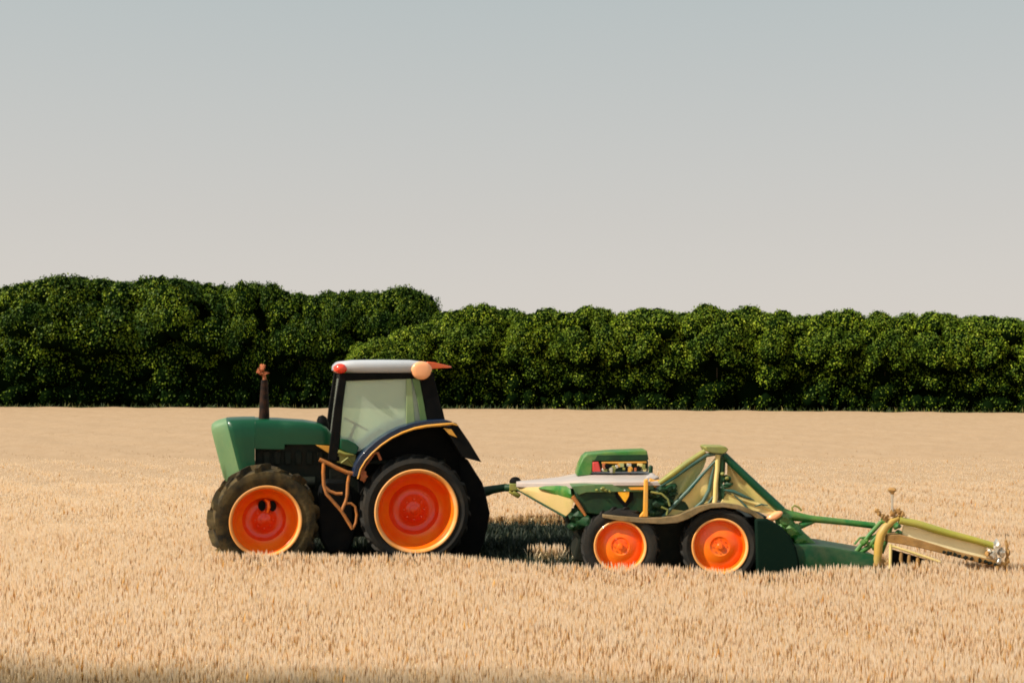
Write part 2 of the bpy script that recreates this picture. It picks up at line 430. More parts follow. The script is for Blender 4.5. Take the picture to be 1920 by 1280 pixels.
NEAR_X = [p[0] for p in STRIP[1:12]]; NEAR_Y = [p[1] - 0.12 for p in STRIP[1:12]]
def plants(x, y, s, wscale=1.0, stems=True, base_z=None):
    """ears (double cones), stems and leaves; s = size factor per plant"""
    n = len(x)
    bump = 0.035 * np.sin(x * 1.3 + 0.7 * np.sin(y * 0.9)) * np.sin(y * 1.1 + 1) + 0.02 * np.sin(x * 3.1 + y * 2.3)
    zt = WH + bump * np.minimum(1, 1.0) + rng.normal(0, 0.016, n)
    zt += 0.075 * np.exp(-((y - np.interp(x, NEAR_X, NEAR_Y)) / 0.35) ** 2) * (x > -4.3) * (x < 6.0)
    L = 0.125 * s * rng.uniform(0.8, 1.3, n)
    W = 0.0082 * s * wscale * rng.uniform(0.8, 1.3, n)
    lean = rng.normal(0, 0.085, (n, 2)); lean[:, 0] += 0.02
    top = np.stack([x + lean[:, 0] * L, y + lean[:, 1] * L, zt], 1)
    bot = np.stack([x, y, zt - L], 1)
    mid = bot * 0.58 + top * 0.42
    th = rng.uniform(0, PI, n)
    V = [bot]
    for k in range(4):
        a = th + k * PI / 2
        V.append(mid + np.stack([np.cos(a) * W, np.sin(a) * W, np.zeros(n)], 1))
    V.append(top)
    V = np.stack(V, 1).reshape(-1, 3)
    b = (np.arange(n) * 6)[:, None]
    T = []
    for k in range(4):
        T.append(np.concatenate([b, b + 1 + k, b + 1 + (k + 1) % 4], 1)); T.append(np.concatenate([b + 5, b + 1 + (k + 1) % 4, b + 1 + k], 1))
    Fc = np.concatenate(T, 0); mi = np.zeros(len(Fc), int)
    if stems:
        sw = 0.0035 * s
        a = rng.uniform(-0.6, 0.6, n)
        dx = np.stack([np.cos(a) * sw, np.sin(a) * sw, np.zeros(n)], 1)
        foot = np.stack([x - lean[:, 0] * 0.12, y - lean[:, 1] * 0.12, np.full(n, 0.0)], 1)
        V2 = np.stack([foot - dx, foot + dx, bot + dx, bot - dx], 1).reshape(-1, 3)
        o = len(V); b = (np.arange(n) * 4)[:, None] + o
        F2 = np.concatenate([np.concatenate([b, b + 1, b + 2], 1), np.concatenate([b, b + 2, b + 3], 1)], 0)
        V = np.concatenate([V, V2]); Fc = np.concatenate([Fc, F2]); mi = np.concatenate([mi, np.ones(len(F2), int)])
        # a leaf, rising then bending over
        a = rng.uniform(0, 2 * PI, n); ln = rng.uniform(0.07, 0.15, n) * s
        d = np.stack([np.cos(a), np.sin(a), np.zeros(n)], 1); q = np.stack([-np.sin(a), np.cos(a), np.zeros(n)], 1) * (0.006 * s)[:, None]
        z0 = rng.uniform(0.25, 0.75, n) * (zt - L)
        p0 = np.stack([x, y, z0], 1)
        p1 = p0 + d * (ln * 0.4)[:, None] + np.array([0, 0, 1]) * (ln * 0.75)[:, None]
        p2 = p1 + d * (ln * 0.5)[:, None] - np.array([0, 0, 1]) * (ln * rng.uniform(-0.3, 0.3, n))[:, None]
        V3 = np.stack([p0 - q * 0.5, p0 + q * 0.5, p1 + q, p1 - q, p2], 1).reshape(-1, 3)
        o = len(V); b = (np.arange(n) * 5)[:, None] + o
        F3 = np.concatenate([np.concatenate([b, b + 1, b + 2], 1), np.concatenate([b, b + 2, b + 3], 1), np.concatenate([b + 3, b + 2, b + 4], 1)], 0)
        V = np.concatenate([V, V3]); Fc = np.concatenate([Fc, F3]); mi = np.concatenate([mi, np.ones(len(F3), int)])
    return V, Fc, mi

parts = []
def addp(t):
    off = sum(len(p[0]) for p in parts)
    parts.append((t[0], t[1] + off, t[2]))
x, y = scatter(8.2, 14.5, 800); addp(plants(x, y, np.ones(len(x))))
x, y = scatter(14.5, 22, 640); addp(plants(x, y, np.full(len(x), 1.12)))
x, y = scatter(22, 30, 300); addp(plants(x, y, np.full(len(x), 1.15), 1.2))
x, y = scatter(30, 38, 90); addp(plants(x, y, np.full(len(x), 1.15), 1.2, stems=False))
for (d0_, d1_, n_, w_) in ((38, 60, 30, 1.5), (60, 99, 12, 1.8)):
    x, y = scatter(d0_, d1_, n_); t_ = plants(x, y, np.full(len(x), 1.0), w_, stems=False)
    addp((t_[0] - np.array([0, 0, 0.012]), t_[1], t_[2] + 2))
# loose clump left standing between the two machines, and fringe plants leaning into the dark strip
x = rng.normal(0.58, 0.17, 60); y = rng.normal(0.75, 0.08, 60); addp(plants(x, y, np.full(60, 1.3)))
x, y = scatter(9, 26, 1.3)      # rusty dead heads standing among the wheat
t_ = plants(x, y, rng.uniform(1.1, 1.7, len(x)), 1.5, stems=False); addp((t_[0] + np.array([0, 0, 0.015]), t_[1], t_[2] + 3))
# canopy sheet that the farther ears rise from
nx, ny = 220, 260
dd = 20.5 * (99 / 20.5) ** (np.linspace(0, 1, ny)); 
uu = np.linspace(-1, 1, nx)
D2, U2 = np.meshgrid(dd, uu, indexing='ij')
X2 = U2 * (960 / F * D2 + 22); Y2 = D2 + CAMY
Yl = edge_y(X2); Y2 = np.minimum(Y2, Yl)
Z2 = WH - 0.085 + 0.065 * np.clip((D2 - 24) / 20, 0, 1) + 0.035 * np.sin(X2 * 1.3 + 0.7 * np.sin(Y2 * 0.9)) * np.sin(Y2 * 1.1 + 1) + rng.normal(0, 0.012, X2.shape)
Vc = np.stack([X2, Y2, Z2], 2).reshape(-1, 3)
i, j = np.meshgrid(np.arange(ny - 1), np.arange(nx - 1), indexing='ij')
a = (i * nx + j).ravel(); b_ = a + 1; c_ = a + nx + 1; d_ = a + nx
xc, yc = X2[:-1, :-1].ravel(), Y2[:-1, :-1].ravel()
ok = ~inside(STRIP, xc, yc) & (Y2[1:, :-1].ravel() - yc > 1e-4) & ~((np.abs(xc) < 5.8) & (yc < 5.5))
Tc = np.concatenate([np.stack([a, b_, c_], 1)[ok], np.stack([a, c_, d_], 1)[ok]])
addp((Vc, Tc, np.full(len(Tc), 2)))
V = np.concatenate([p[0] for p in parts]); Fc = np.concatenate([p[1] for p in parts]); mi = np.concatenate([p[2] for p in parts])
me = fast_mesh('wheat', V, Fc, [wheat_mat('ears'), wheat_mat('stems'), wheat_mat('canopy'), mat('rusty_heads', (0.4, 0.2, 0.05), 0.8, island=[(0, (0.34, 0.13, 0.03)), (0.5, (0.55, 0.27, 0.06)), (1, (0.72, 0.42, 0.12))], trans=0.3)], mi)
wheat = bpy.data.objects.new('wheat', me); COL.objects.link(wheat)
tag(wheat, 'pale golden ripe wheat filling the whole field around the machines', 'wheat', kind='stuff')

def blades(name, x, y, h, w, material, label, cat):
    n = len(x)
    a = rng.uniform(0, PI, n); q = np.stack([np.cos(a) * w, np.sin(a) * w, np.zeros(n)], 1)
    ln = rng.normal(0, 0.35, (n, 2)) * h[:, None]
    p0 = np.stack([x, y, np.zeros(n)], 1)
    p1 = p0 + np.stack([ln[:, 0] * 0.35, ln[:, 1] * 0.35, h * 0.6], 1)
    p2 = p0 + np.stack([ln[:, 0], ln[:, 1], h], 1)
    V = np.stack([p0 - q, p0 + q, p1 + q * 0.8, p1 - q * 0.8, p2], 1).reshape(-1, 3)
    b = (np.arange(n) * 5)[:, None]
    Fc = np.concatenate([np.concatenate([b, b + 1, b + 2], 1), np.concatenate([b, b + 2, b + 3], 1), np.concatenate([b + 3, b + 2, b + 4], 1)])
    o = bpy.data.objects.new(name, fast_mesh(name, V, Fc, [material])); COL.objects.link(o)
    return tag(o, label, cat, kind='stuff')
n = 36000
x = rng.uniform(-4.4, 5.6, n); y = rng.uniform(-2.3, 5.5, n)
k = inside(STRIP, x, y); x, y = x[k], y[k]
blades('shadow_blades', x, y, rng.uniform(0.05, 0.17, len(x)), rng.uniform(0.004, 0.012, len(x)), M['weed'],  # 'weed' is the darkened blade colour, standing in for the machines' shadow
       'dark green blades coloured as the shadow beneath the tractor and its trailer', 'shadow')
n = 10500
x = rng.uniform(-60, 56, n); y = edge_y(x) + rng.uniform(0.05, 1.6, n)
blades('verge_grass', x, y, rng.uniform(0.12, 0.36, n) * rng.choice([1, 1, 1, 1.8], n), rng.uniform(0.02, 0.05, n), M['verge'],
       'thin fringe of long grass along the foot of the trees', 'grass')

# ------------------------------------------------------------------ trees
def crown_mesh(seed, leafmat):
    """unit-ish crown, about 10 m wide and 10 m tall, bushy to the ground and overhanging"""
    r = np.random.default_rng(seed)
    W, Dp, H = 5.2, 4.2, 10.0
    cl = []
    for k in range(125):
        a = r.uniform(0, 2 * PI); t = r.beta(1.5, 1.25)
        z = 0.4 + t * (H - 1.3)
        u = (z - 5.6) / 4.6 if z > 5.6 else (5.6 - z) / 9.5
        rad = math.sqrt(max(0.0, 1 - u * u)) * (1.0 if z > 4.8 else r.uniform(0.45, 0.88))
        cr = r.uniform(0.7, 1.75) * (1.0 if z > 3 else 0.75)
        cl.append((math.cos(a) * W * rad * 0.86, math.sin(a) * Dp * rad * 0.84, z, cr))
    for k in range(34):        # top
        x_, y_ = r.uniform(-0.6, 0.6) * W, r.uniform(-0.6, 0.6) * Dp
        z = 5.6 + 4.1 * math.sqrt(max(0, 1 - (x_ / W) ** 2 - (y_ / Dp) ** 2)) - 0.5
        cl.append((x_, y_, z, r.uniform(0.6, 1.15)))
    for k in range(30):        # low growth to the ground
        a = r.uniform(0, 2 * PI)
        cl.append((math.cos(a) * W * 0.8, math.sin(a) * Dp * r.uniform(0.35, 0.7), r.uniform(0.5, 1.3), r.uniform(0.6, 1.0)))
    cl = np.array(cl)
    NL = 50000
    w = cl[:, 3] ** 2 * np.clip(0.16 + (cl[:, 2] - 1.2) / 6.0, 0.16, 1.0); idx = r.choice(len(cl), NL, p=w / w.sum())
    dv = r.normal(size=(NL, 3)); dv /= np.linalg.norm(dv, axis=1)[:, None]
    cpos = cl[idx, :3]
    outd = cpos - np.array([0, 0, 4.5]); outd /= np.linalg.norm(outd, axis=1)[:, None] + 1e-6
    flip = (dv * (outd * 0.8 + np.array([0, 0, 0.75]))).sum(1) < r.uniform(-0.25, 0.2, NL)
    dv[flip] *= -1
    rr_ = cl[idx, 3] * r.uniform(0.72, 1.06, NL) * (1 + 0.12 * np.sin(dv[:, 0] * 9 + idx) * np.sin(dv[:, 2] * 8 + idx * 2))
    P = cpos + dv * rr_[:, None] * np.array([1.1, 1, 0.85])
    P[:, 2] = np.maximum(P[:, 2], 0.12)
    nrm = dv * 0.9 + r.normal(0, 0.62, (NL, 3)); nrm /= np.linalg.norm(nrm, axis=1)[:, None]
    t1 = np.cross(nrm, r.normal(size=(NL, 3))); t1 /= np.linalg.norm(t1, axis=1)[:, None]
    t2 = np.cross(nrm, t1)
    s = r.uniform(0.055, 0.115, NL)[:, None]
    V = np.stack([P - t1 * s * 1.25, P - t2 * s * 0.75 + nrm * s * 0.25, P + t1 * s * 1.25, P + t2 * s * 0.75 + nrm * s * 0.25], 1).reshape(-1, 3)
    b = (np.arange(NL) * 4)[:, None]
    T = np.concatenate([np.concatenate([b, b + 1, b + 2], 1), np.concatenate([b, b + 2, b + 3], 1)])
    mi = np.zeros(len(T), int)
    # dark cores inside the clumps, crown shade put into their colour
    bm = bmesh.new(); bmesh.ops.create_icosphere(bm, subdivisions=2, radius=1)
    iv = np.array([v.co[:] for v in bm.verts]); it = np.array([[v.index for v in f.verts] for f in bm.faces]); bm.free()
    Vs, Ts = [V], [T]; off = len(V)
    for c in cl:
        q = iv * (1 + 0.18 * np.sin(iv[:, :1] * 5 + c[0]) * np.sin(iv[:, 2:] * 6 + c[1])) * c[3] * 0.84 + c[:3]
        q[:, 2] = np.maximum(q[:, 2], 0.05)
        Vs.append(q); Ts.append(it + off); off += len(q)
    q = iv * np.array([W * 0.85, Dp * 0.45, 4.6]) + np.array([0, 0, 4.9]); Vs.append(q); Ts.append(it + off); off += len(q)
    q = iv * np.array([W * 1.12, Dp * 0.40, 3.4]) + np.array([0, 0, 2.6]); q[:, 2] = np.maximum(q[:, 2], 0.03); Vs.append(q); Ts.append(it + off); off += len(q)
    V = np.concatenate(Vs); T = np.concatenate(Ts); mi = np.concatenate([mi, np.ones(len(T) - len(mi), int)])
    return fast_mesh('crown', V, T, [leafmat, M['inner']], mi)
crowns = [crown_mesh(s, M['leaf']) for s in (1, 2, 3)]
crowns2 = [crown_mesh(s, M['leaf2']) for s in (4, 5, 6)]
def trunk_mesh(seed):
    r = random.Random(seed); b = MB()
    pts = [(0, 0, -0.05), (0.1, 0.05, 1.2), (0.02, 0.1, 2.6), (0.15, 0.0, 4.2), (0.1, 0, 6.0)]
    b.tube(pts, [0.34, 0.26, 0.22, 0.15, 0.06], 9)
    for k in range(7):
        a = r.uniform(0, 6.28); z = r.uniform(1.5, 4.5); l_ = r.uniform(1.6, 3.0)
        b.tube([(0.08, 0.05, z), (math.cos(a) * l_ * 0.5, math.sin(a) * l_ * 0.5, z + 0.8), (math.cos(a) * l_, math.sin(a) * l_, z + 2.0)], [0.1, 0.07, 0.03], 6)
    me = bpy.data.meshes.new('trunk'); me.from_pydata(b.v, [], b.f); me.materials.append(M['bark']); me.shade_smooth()
    return me
trunks = [trunk_mesh(1), trunk_mesh(2)]
def tree(px, wpx, ytop, d, label, bank, k, rz, deep=1.0):
    X = (px - 960) / F * d; H = CAMH + (HOR - ytop) / F * d; Wm = wpx / F * d
    o = empty('tree', (X, d + CAMY, 0), rz)
    tag(o, label, 'tree', 'trees along the far edge of the field')
    s = Wm / 10.2; sz = H / 10.15
    c = bpy.data.objects.new('crown', bank[k]); COL.objects.link(c); c.parent = o
    # crown width runs along the tree line
    c.rotation_euler = (0, 0, -rz if abs(math.sin(rz)) < 0.5 else 0)
    c.scale = (s, deep * max(s, 0.75), sz)
    if abs(rz) > 1: c.rotation_euler = (0, 0, 0)
    t = bpy.data.objects.new('trunk', trunks[k % 2]); COL.objects.link(t); t.parent = o; t.scale = (s, s, sz)
L = 'leafy dark green tree '
trees = [
    (-235, 200, 524, 106, L + 'second from the left end of the row', 0, 2, 0),
    (-380, 210, 530, 107, L + 'at the far left end of the row', 0, 0, PI),
    (-95, 190, 520, 106, L + 'cut off by the left edge of the picture, behind its neighbours', 0, 1, 0),
    (0, 150, 533, 105, L + 'standing at the very left edge of the picture', 0, 0, PI),
    (108, 215, 523, 104, L + 'first broad crown right of the left picture edge', 0, 2, 0),
    (215, 235, 518, 105, L + 'tallest crown of the whole row, far left of the tractor', 0, 0, 0),
    (348, 205, 521, 104, L + 'broad high crown just left of above the exhaust pipe', 0, 1, PI),
    (482, 125, 530, 104, L + 'rounded crown directly above the exhaust pipe', 0, 2, PI),
    (575, 150, 545, 104, L + 'lower crown above the gap between exhaust pipe and cab', 0, 0, 0),
    (655, 150, 542, 104, L + 'bumpy crown above the front end of the cab roof', 0, 1, 0),
    (740, 170, 542, 104, L + 'last high crown, above the cab roof, where the row steps down', 0, 2, 0),
]
L = 'leafy yellow-green tree '
trees2 = [
    (742, 165, 634, 98, 'low bushy yellow-green tree right behind the cab roof, shortest of the row', 1, 0, 0),
    (812, 150, 600, 98, 'low sloping yellow-green tree behind the rear light of the cab', 1, 1, PI),
    (895, 175, 571, 98, L + 'first full crown of the lower row, right of the cab', 1, 2, 0),
    (1005, 170, 577, 97, L + 'behind the tow bar between tractor and trailer', 1, 0, PI),
    (1105, 165, 572, 96, L + 'behind the left end of the green engine cover on the trailer', 1, 1, 0),
    (1220, 185, 575, 95, L + 'behind the gold post of the trailer', 1, 2, PI),
    (1345, 185, 574, 94, L + 'directly above the triangular frame of the trailer', 1, 0, 0),
    (1462, 170, 580, 93, L + 'above the orange reflector behind the triangular frame', 1, 1, PI),
    (1565, 170, 581, 92, L + 'above the thin green beam at the back of the trailer', 1, 2, 0),
    (1655, 140, 587, 91, L + 'with a slightly lower crown above the yellow hoop of the trailer', 1, 0, 0),
    (1748, 165, 583, 90, L + 'above the olive tail bar of the trailer', 1, 1, 0),
    (1850, 170, 589, 89, L + 'above the far right tip of the trailer', 1, 2, PI),
    (1955, 180, 595, 88, L + 'cut off by the right edge of the picture', 1, 0, PI),
    (2190, 180, 604, 86, L + 'at the far right end of the row', 1, 2, 0),
    (2070, 180, 600, 87, L + 'just beyond the right edge of the picture', 1, 1, 0),
]
for (px, w, yt, d, lab, bk, k, rz) in trees + trees2:
    tree(px, w, yt, d, lab, crowns2 if bk else crowns, k, rz, 1.0)

# ------------------------------------------------------------------ wheel
def wheel(name, parent, loc, Ro, Rr, w, side=-1, steer=0.0, lug=22, mats=('rubber', 'rim', 'lip'), mud=False, dish=0.2, hole=False, dome=False):
    """axis along y; outer face towards -y when side = -1"""
    wrot = 0 if side == -1 else PI
    e_ = empty(name, loc, wrot + steer, parent)
    t = MB()
    prof = [(Rr * 0.97, 0.10 * w), (Rr * 1.03, 0.03 * w), (Rr * 1.10, -0.02 * w), (Rr + (Ro - Rr) * 0.5, -0.06 * w), (Rr + (Ro - Rr) * 0.78, -0.01 * w), (Ro * 0.935, 0.09 * w),
            (Ro * 0.955, 0.25 * w), (Ro * 0.965, 0.5 * w), (Ro * 0.955, 0.75 * w), (Ro * 0.935, 0.91 * w), (Rr + (Ro - Rr) * 0.78, 1.01 * w), (Rr + (Ro - Rr) * 0.5, 1.06 * w), (Rr * 1.03, 0.97 * w), (Rr * 0.97, 0.9 * w)]
    t.revolve(prof, 72, closed=True)
    rr = random.Random(int(Ro * 1000))
    for k in range(lug):
        for sgn in (-1, 1):
            a0 = 2 * PI * (k + (0.5 if sgn > 0 else 0)) / lug
            pts_a = []
            h1 = 0.055 * Ro if not mud else 0.085 * Ro * rr.uniform(0.5, 1.5)
            nseg = 4
            ring = []
            for q in range(nseg + 1):
                f = q / nseg
                y = w * (0.5 + sgn * (0.03 + 0.47 * f))
                a = a0 + 0.26 * f * (1 if True else -1)
                dr = 0 if f < 0.99 else -0.055 * Ro
                hw = 0.020 * (1 + 0.5 * f) / 0.5 * Ro * 0.5 * (1.3 if mud else 1.0)
                r0, r1 = Ro * 0.93 + dr, Ro * 0.945 + h1 + dr
                c, s_ = math.cos(a), math.sin(a)
                tx, tz = -s_, c
                ring.append([(r0 * c - tx * hw * 1.4, y, r0 * s_ - tz * hw * 1.4), (r1 * c - tx * hw, y, r1 * s_ - tz * hw),
                             (r1 * c + tx * hw, y, r1 * s_ + tz * hw), (r0 * c + tx * hw * 1.4, y, r0 * s_ + tz * hw * 1.4)])
            # shoulder wrapping on to the sidewall
            f = 1.0; a = a0 + 0.30; y = w * (0.5 + sgn * 0.525); r0, r1 = Ro * 0.80, Ro * 0.84
            c, s_ = math.cos(a), math.sin(a); tx, tz = -s_, c; hw = 0.02 * Ro
            ring.append([(r0 * c - tx * hw, y - sgn * 0.02, r0 * s_ - tz * hw), (r1 * c - tx * hw, y, r1 * s_ - tz * hw), (r1 * c + tx * hw, y, r1 * s_ + tz * hw), (r0 * c + tx * hw, y - sgn * 0.02, r0 * s_ + tz * hw)])
            t.loft(ring)
    t.build('tyre', M[mats[0]], e_, smooth=35)
    r_ = MB()
    dp = dish
    r_.revolve([(Rr * 1.0, 0.10 * w), (Rr * 1.03, 0.0), (Rr * 1.035, -0.03 * w), (Rr * 1.01, -0.05 * w), (Rr * 0.975, -0.04 * w), (Rr * 0.95, 0.0), (Rr * 0.93, 0.03)], 72, mi=1)
    if dome:
        r_.revolve([(Rr * 0.93, 0.03), (Rr * 0.90, dp * 0.75), (Rr * 0.86, dp), (Rr * 0.80, dp * 0.95), (Rr * 0.66, dp * 0.62), (Rr * 0.5, dp * 0.38), (Rr * 0.36, dp * 0.28), (Rr * 0.30, dp * 0.42), (Rr * 0.16, dp * 0.36), (0.001, dp * 0.30)], 72, mi=0)
    else:
        r_.revolve([(Rr * 0.93, 0.02), (Rr * 0.905, dp * 0.16), (Rr * 0.89, dp * 0.19), (Rr * 0.86, dp * 0.42), (Rr * 0.80, dp * 0.66), (Rr * 0.72, dp * 0.86), (Rr * 0.63, dp * 1.0)], 72, mi=0)
        r_.revolve([(Rr * 0.63, dp * 1.0), (Rr * 0.60, dp * 1.08), (Rr * 0.56, dp * 1.22), (Rr * 0.47, dp * 1.30), (Rr * 0.36, dp * 1.26), (Rr * 0.28, dp * 1.12), (Rr * 0.20, dp * 0.98), (Rr * 0.12, dp * 0.90), (0.001, dp * 0.88)], 72, mi=3)
    r_.revolve([(Rr * 0.97, 0.9 * w), (Rr * 0.9, 0.88 * w), (Rr * 0.85, max(0.86 * w, dp * 1.42)), (0.001, max(0.86 * w, dp * 1.42))], 48, mi=0)
    if hole:     # open hand holes in the disc, with a raised rounded web between them
        for q in range(2): r_.loft([[(Rr * (-0.06 + 0.30 * q) + math.cos(a) * Rr * 0.105, yy, Rr * 0.40 + math.sin(a) * Rr * 0.15 - q * Rr * 0.02) for a in [2 * PI * j / 24 for j in range(24)]] for yy in (dp * 0.93, dp * 1.38)], mi=2)
        r_.tube([(Rr * 0.02, dp * 0.8, Rr * 0.58), (Rr * 0.10, dp * 0.62, Rr * 0.52), (Rr * 0.12, dp * 0.60, Rr * 0.38), (Rr * 0.08, dp * 0.72, Rr * 0.22)], [Rr * 0.03, Rr * 0.05, Rr * 0.05, Rr * 0.03], 10, mi=0)
    r_.build('rim', [M[mats[1]], M[mats[2]], M['black'], M['rimred']], e_, smooth=40)
    h = MB()
    kk = 0.30 if dome else 0.90
    h.revolve([(0.001, dp * kk - 0.035), (Rr * 0.08, dp * kk - 0.033), (Rr * 0.115, dp * kk - 0.02), (Rr * 0.12, dp * kk + 0.03)], 32)
    for k in range(8):
        a = 2 * PI * k / 8
        h.tube([(math.cos(a) * Rr * 0.25, dp * (kk + 0.02) - 0.006, math.sin(a) * Rr * 0.25), (math.cos(a) * Rr * 0.25, dp * kk + 0.03, math.sin(a) * Rr * 0.25)], Rr * 0.025, 6)
    h.build('hub', M[mats[1]] if dome else M['rimred'], e_, smooth=40)
    return e_

# ------------------------------------------------------------------ tractor
TY = R(12)
T = Frame((495 - 960) / F * 18, 0.0, TY)
tractor = empty('tractor', T.o, TY)
tag(tractor, 'green tractor with white cab roof and bright orange wheel rims pulling the trailer', 'tractor')
WT = 1.95
def tz(py, y=0.0, px=600): return T.p(px, py, y).z
ZREF = T.p(420, 800, 0.5).z
def ring_hood(px, w, ytop, ybot, sh=0.0, yc=0.97):
    """closed cross-section at side-view pixel px, leaning back downwards by sh"""
    a = T.p(px, ytop, yc - w); b_ = T.p(px, ybot, yc - w)
    x = a.x; zt, zb = a.z, b_.z
    h = zt - zb
    sec = [(-1, 0), (-1.0, 0.35), (-1.0, 0.66), (-0.985, 0.82), (-0.93, 0.92), (-0.82, 0.975), (-0.6, 1.0), (-0.3, 1.02), (0, 1.03)]
    pts = [(x + sh * (ZREF - zb - v * h), yc + u * w, zb + v * h) for u, v in sec]
    pts += [(x + sh * (ZREF - zb - v * h), yc - u * w, zb + v * h) for u, v in sec[:-1][::-1]]
    return pts
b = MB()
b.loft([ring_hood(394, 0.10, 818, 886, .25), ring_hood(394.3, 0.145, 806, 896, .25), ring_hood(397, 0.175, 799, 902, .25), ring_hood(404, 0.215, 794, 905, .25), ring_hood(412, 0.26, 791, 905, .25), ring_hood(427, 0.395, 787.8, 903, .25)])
b.build('sunlit_nose', mat('sunlit_nose_green', (0.085, 0.20, 0.095), 0.5, var=(0.12, 0.23, 0.10), vscale=3, coat=0.1, dust=0.1, bump=0.03), tractor, smooth=50)  # paler green than the hood: sunlight on the nose put into the colour
b = MB()
b.loft([ring_hood(427.1, 0.395, 787.8, 903, .25), ring_hood(431, 0.422, 787, 902, .25), ring_hood(437, 0.434, 786.5, 898, .22), ring_hood(455, 0.436, 785.5, 892, .12), ring_hood(478, 0.438, 785, 882, 0)])
b.loft([ring_hood(478.1, 0.438, 785, 841), ring_hood(520, 0.438, 786, 842), ring_hood(533, 0.438, 787, 842), ring_hood(534, 0.438, 787, 833), ring_hood(570, 0.435, 789, 833), ring_hood(600, 0.43, 794, 833), ring_hood(613, 0.42, 801, 833), ring_hood(622, 0.40, 812, 833)])
hood = b.build('hood', M['green'], tractor, smooth=50, bevel=0.003)
# engine and chassis
b = MB()
b.prism(T.xz([(479, 836), (536, 836), (536, 828), (622, 828), (640, 860), (640, 1000), (600, 1000), (560, 985), (520, 960), (470, 960), (455, 900), (479, 895)], 0.62), 0.66, 1.28)
for k in range(6):
    p = T.p(500 + k * 20, 858, 0.64); b.box((p.x, 0.64, p.z), (0.09, 0.06, 0.20))
p = T.p(560, 905, 0.55); b.tube([(p.x - 0.5, 0.62, p.z), (p.x + 0.25, 0.62, p.z)], 0.09, 14)
b.prism(T.xz([(618, 836), (676, 850), (690, 905), (690, 960), (618, 960)], 0.6), 0.60, 1.35)
b.build('engine', M['engine'], tractor, bevel=0.01)
b = MB()
q = T.p(640, 970, 0.5); b.box((q.x + 0.05, 0.97, 0.62), (1.5, 0.62, 0.5))
q2 = T.p(780, 954, 0.5); b.box((q2.x, 0.97, 0.8), (1.0, 0.75, 0.8))
b.tube([(q2.x, 0.5, 0.82), (q2.x, 1.45, 0.82)], 0.15, 16)
f2 = T.p(495, 975, 0.5); b.tube([(f2.x, 0.42, 0.72), (f2.x, 1.5, 0.72)], 0.08, 12)
b.box((f2.x, 0.97, 0.75), (0.5, 0.5, 0.25))
b.build('chassis', M['engine'], tractor, bevel=0.02)
b = MB()   # tank and step box between the wheels
b.prism(T.xz([(600, 915), (612, 900), (650, 902), (662, 925), (668, 1000), (655, 1035), (615, 1038), (600, 1010), (594, 960)], 0.25), 0.28, 0.62)
b.build('fuel_tank', M['black'], tractor, bevel=0.04)
# exhaust
b = MB()
b.tube([T.p(495, 790, 0.75), T.p(495.5, 770, 0.75), T.p(495.5, 740, 0.75), T.p(496, 712, 0.75)], [0.082, 0.075, 0.062, 0.050], 20)
ex = b.build('exhaust_pipe', M['pipe'], tractor)
b = MB()
b.tube([T.p(496, 712, 0.75), T.p(495, 701, 0.75)], [0.030, 0.026], 10)
for k, (dx, dz, sx_, s2) in enumerate([(-7, 692, 0.055, 0.040), (-3, 687, 0.035, 0.035), (-11, 697, 0.035, 0.022), (2, 699, 0.045, 0.018), (-6, 700, 0.03, 0.02)]):
    p = T.p(496 + dx, dz, 0.75); b.blob(p, (sx_, 0.05, s2), seed=k, sub=2, amp=0.6)
b.build('rain_cap', M['rust'], ex, smooth=20)
b = MB()   # air intake at hood rear
b.tube([T.p(607, 806, 0.85), T.p(606, 795, 0.85), T.p(603, 785, 0.85), T.p(601, 779, 0.85)], [0.075, 0.085, 0.078, 0.035], 16)
b.build('air_intake', M['black'], tractor)
# wheels
pf = T.p(498, 975, 0.08)
rf = 0.775
wheel('wheel', tractor, (pf.x, 0.04, rf - 0.065), rf, 0.505, 0.44, -1, R(4), lug=17, mats=('mudrubber', 'rim', 'lip'), mud=True, dish=0.25, hole=True)
wheel('wheel', tractor, (pf.x, WT - 0.04, rf - 0.065), rf, 0.505, 0.44, 1, R(4), lug=17, mats=('mudrubber', 'rim', 'lip'), mud=True, dish=0.17)
pr = T.p(781, 953, 0.0)
rr_o = 0.83
wheel('wheel', tractor, (pr.x, 0.0, rr_o - 0.02), rr_o, 0.605, 0.50, -1, 0, lug=22, dish=0.30)
wheel('wheel', tractor, (pr.x, WT, rr_o - 0.02), rr_o, 0.605, 0.50, 1, 0, lug=22, dish=0.30)

# cab
CY0, CY1 = 0.30, 1.64
def prism_at(b, pts, y0, y1, ref=None): b.prism(T.xz(pts, y0 if ref is None else ref), y0, y1)
fr = MB()
for (y0, y1) in ((CY0, CY0 + 0.09), (CY1 - 0.09, CY1)):
    fr.prism(T.xz([(637, 700), (651, 700), (643, 760), (638, 822), (632, 866), (615, 862), (621, 815), (627, 765)], CY0), y0, y1)      # front pillar
    fr.prism(T.xz([(637, 699), (792, 697), (794, 709), (764, 710), (650, 714), (637, 714)], CY0), y0 + 0.002, y1 - 0.002)     # top rail
    fr.prism(T.xz([(786, 697), (812, 697), (832, 783), (838, 790), (801, 790), (796, 760)], CY0), y0 + 0.004, y1 - 0.004)      # rear pillar
for px, pz in ((640, 705), (812, 704), (628, 860), (838, 800)):
    p = T.p(px, pz, CY0); fr.box((p.x + (0.04 if px < 700 else -0.06), (CY0 + CY1) / 2, p.z), (0.06, CY1 - CY0 - 0.04, 0.07))
cab = fr.build('cab_frame', M['black'], tractor, bevel=0.012)
b = MB()
b.prism(T.xz([(650, 714), (762, 710), (786, 709), (803, 788), (760, 796), (715, 818), (673, 846), (638, 838), (643, 760)], CY0), CY0 + 0.04, CY0 + 0.048)
b.build('side_window', M['glass'], tractor, smooth=0)
b = MB()
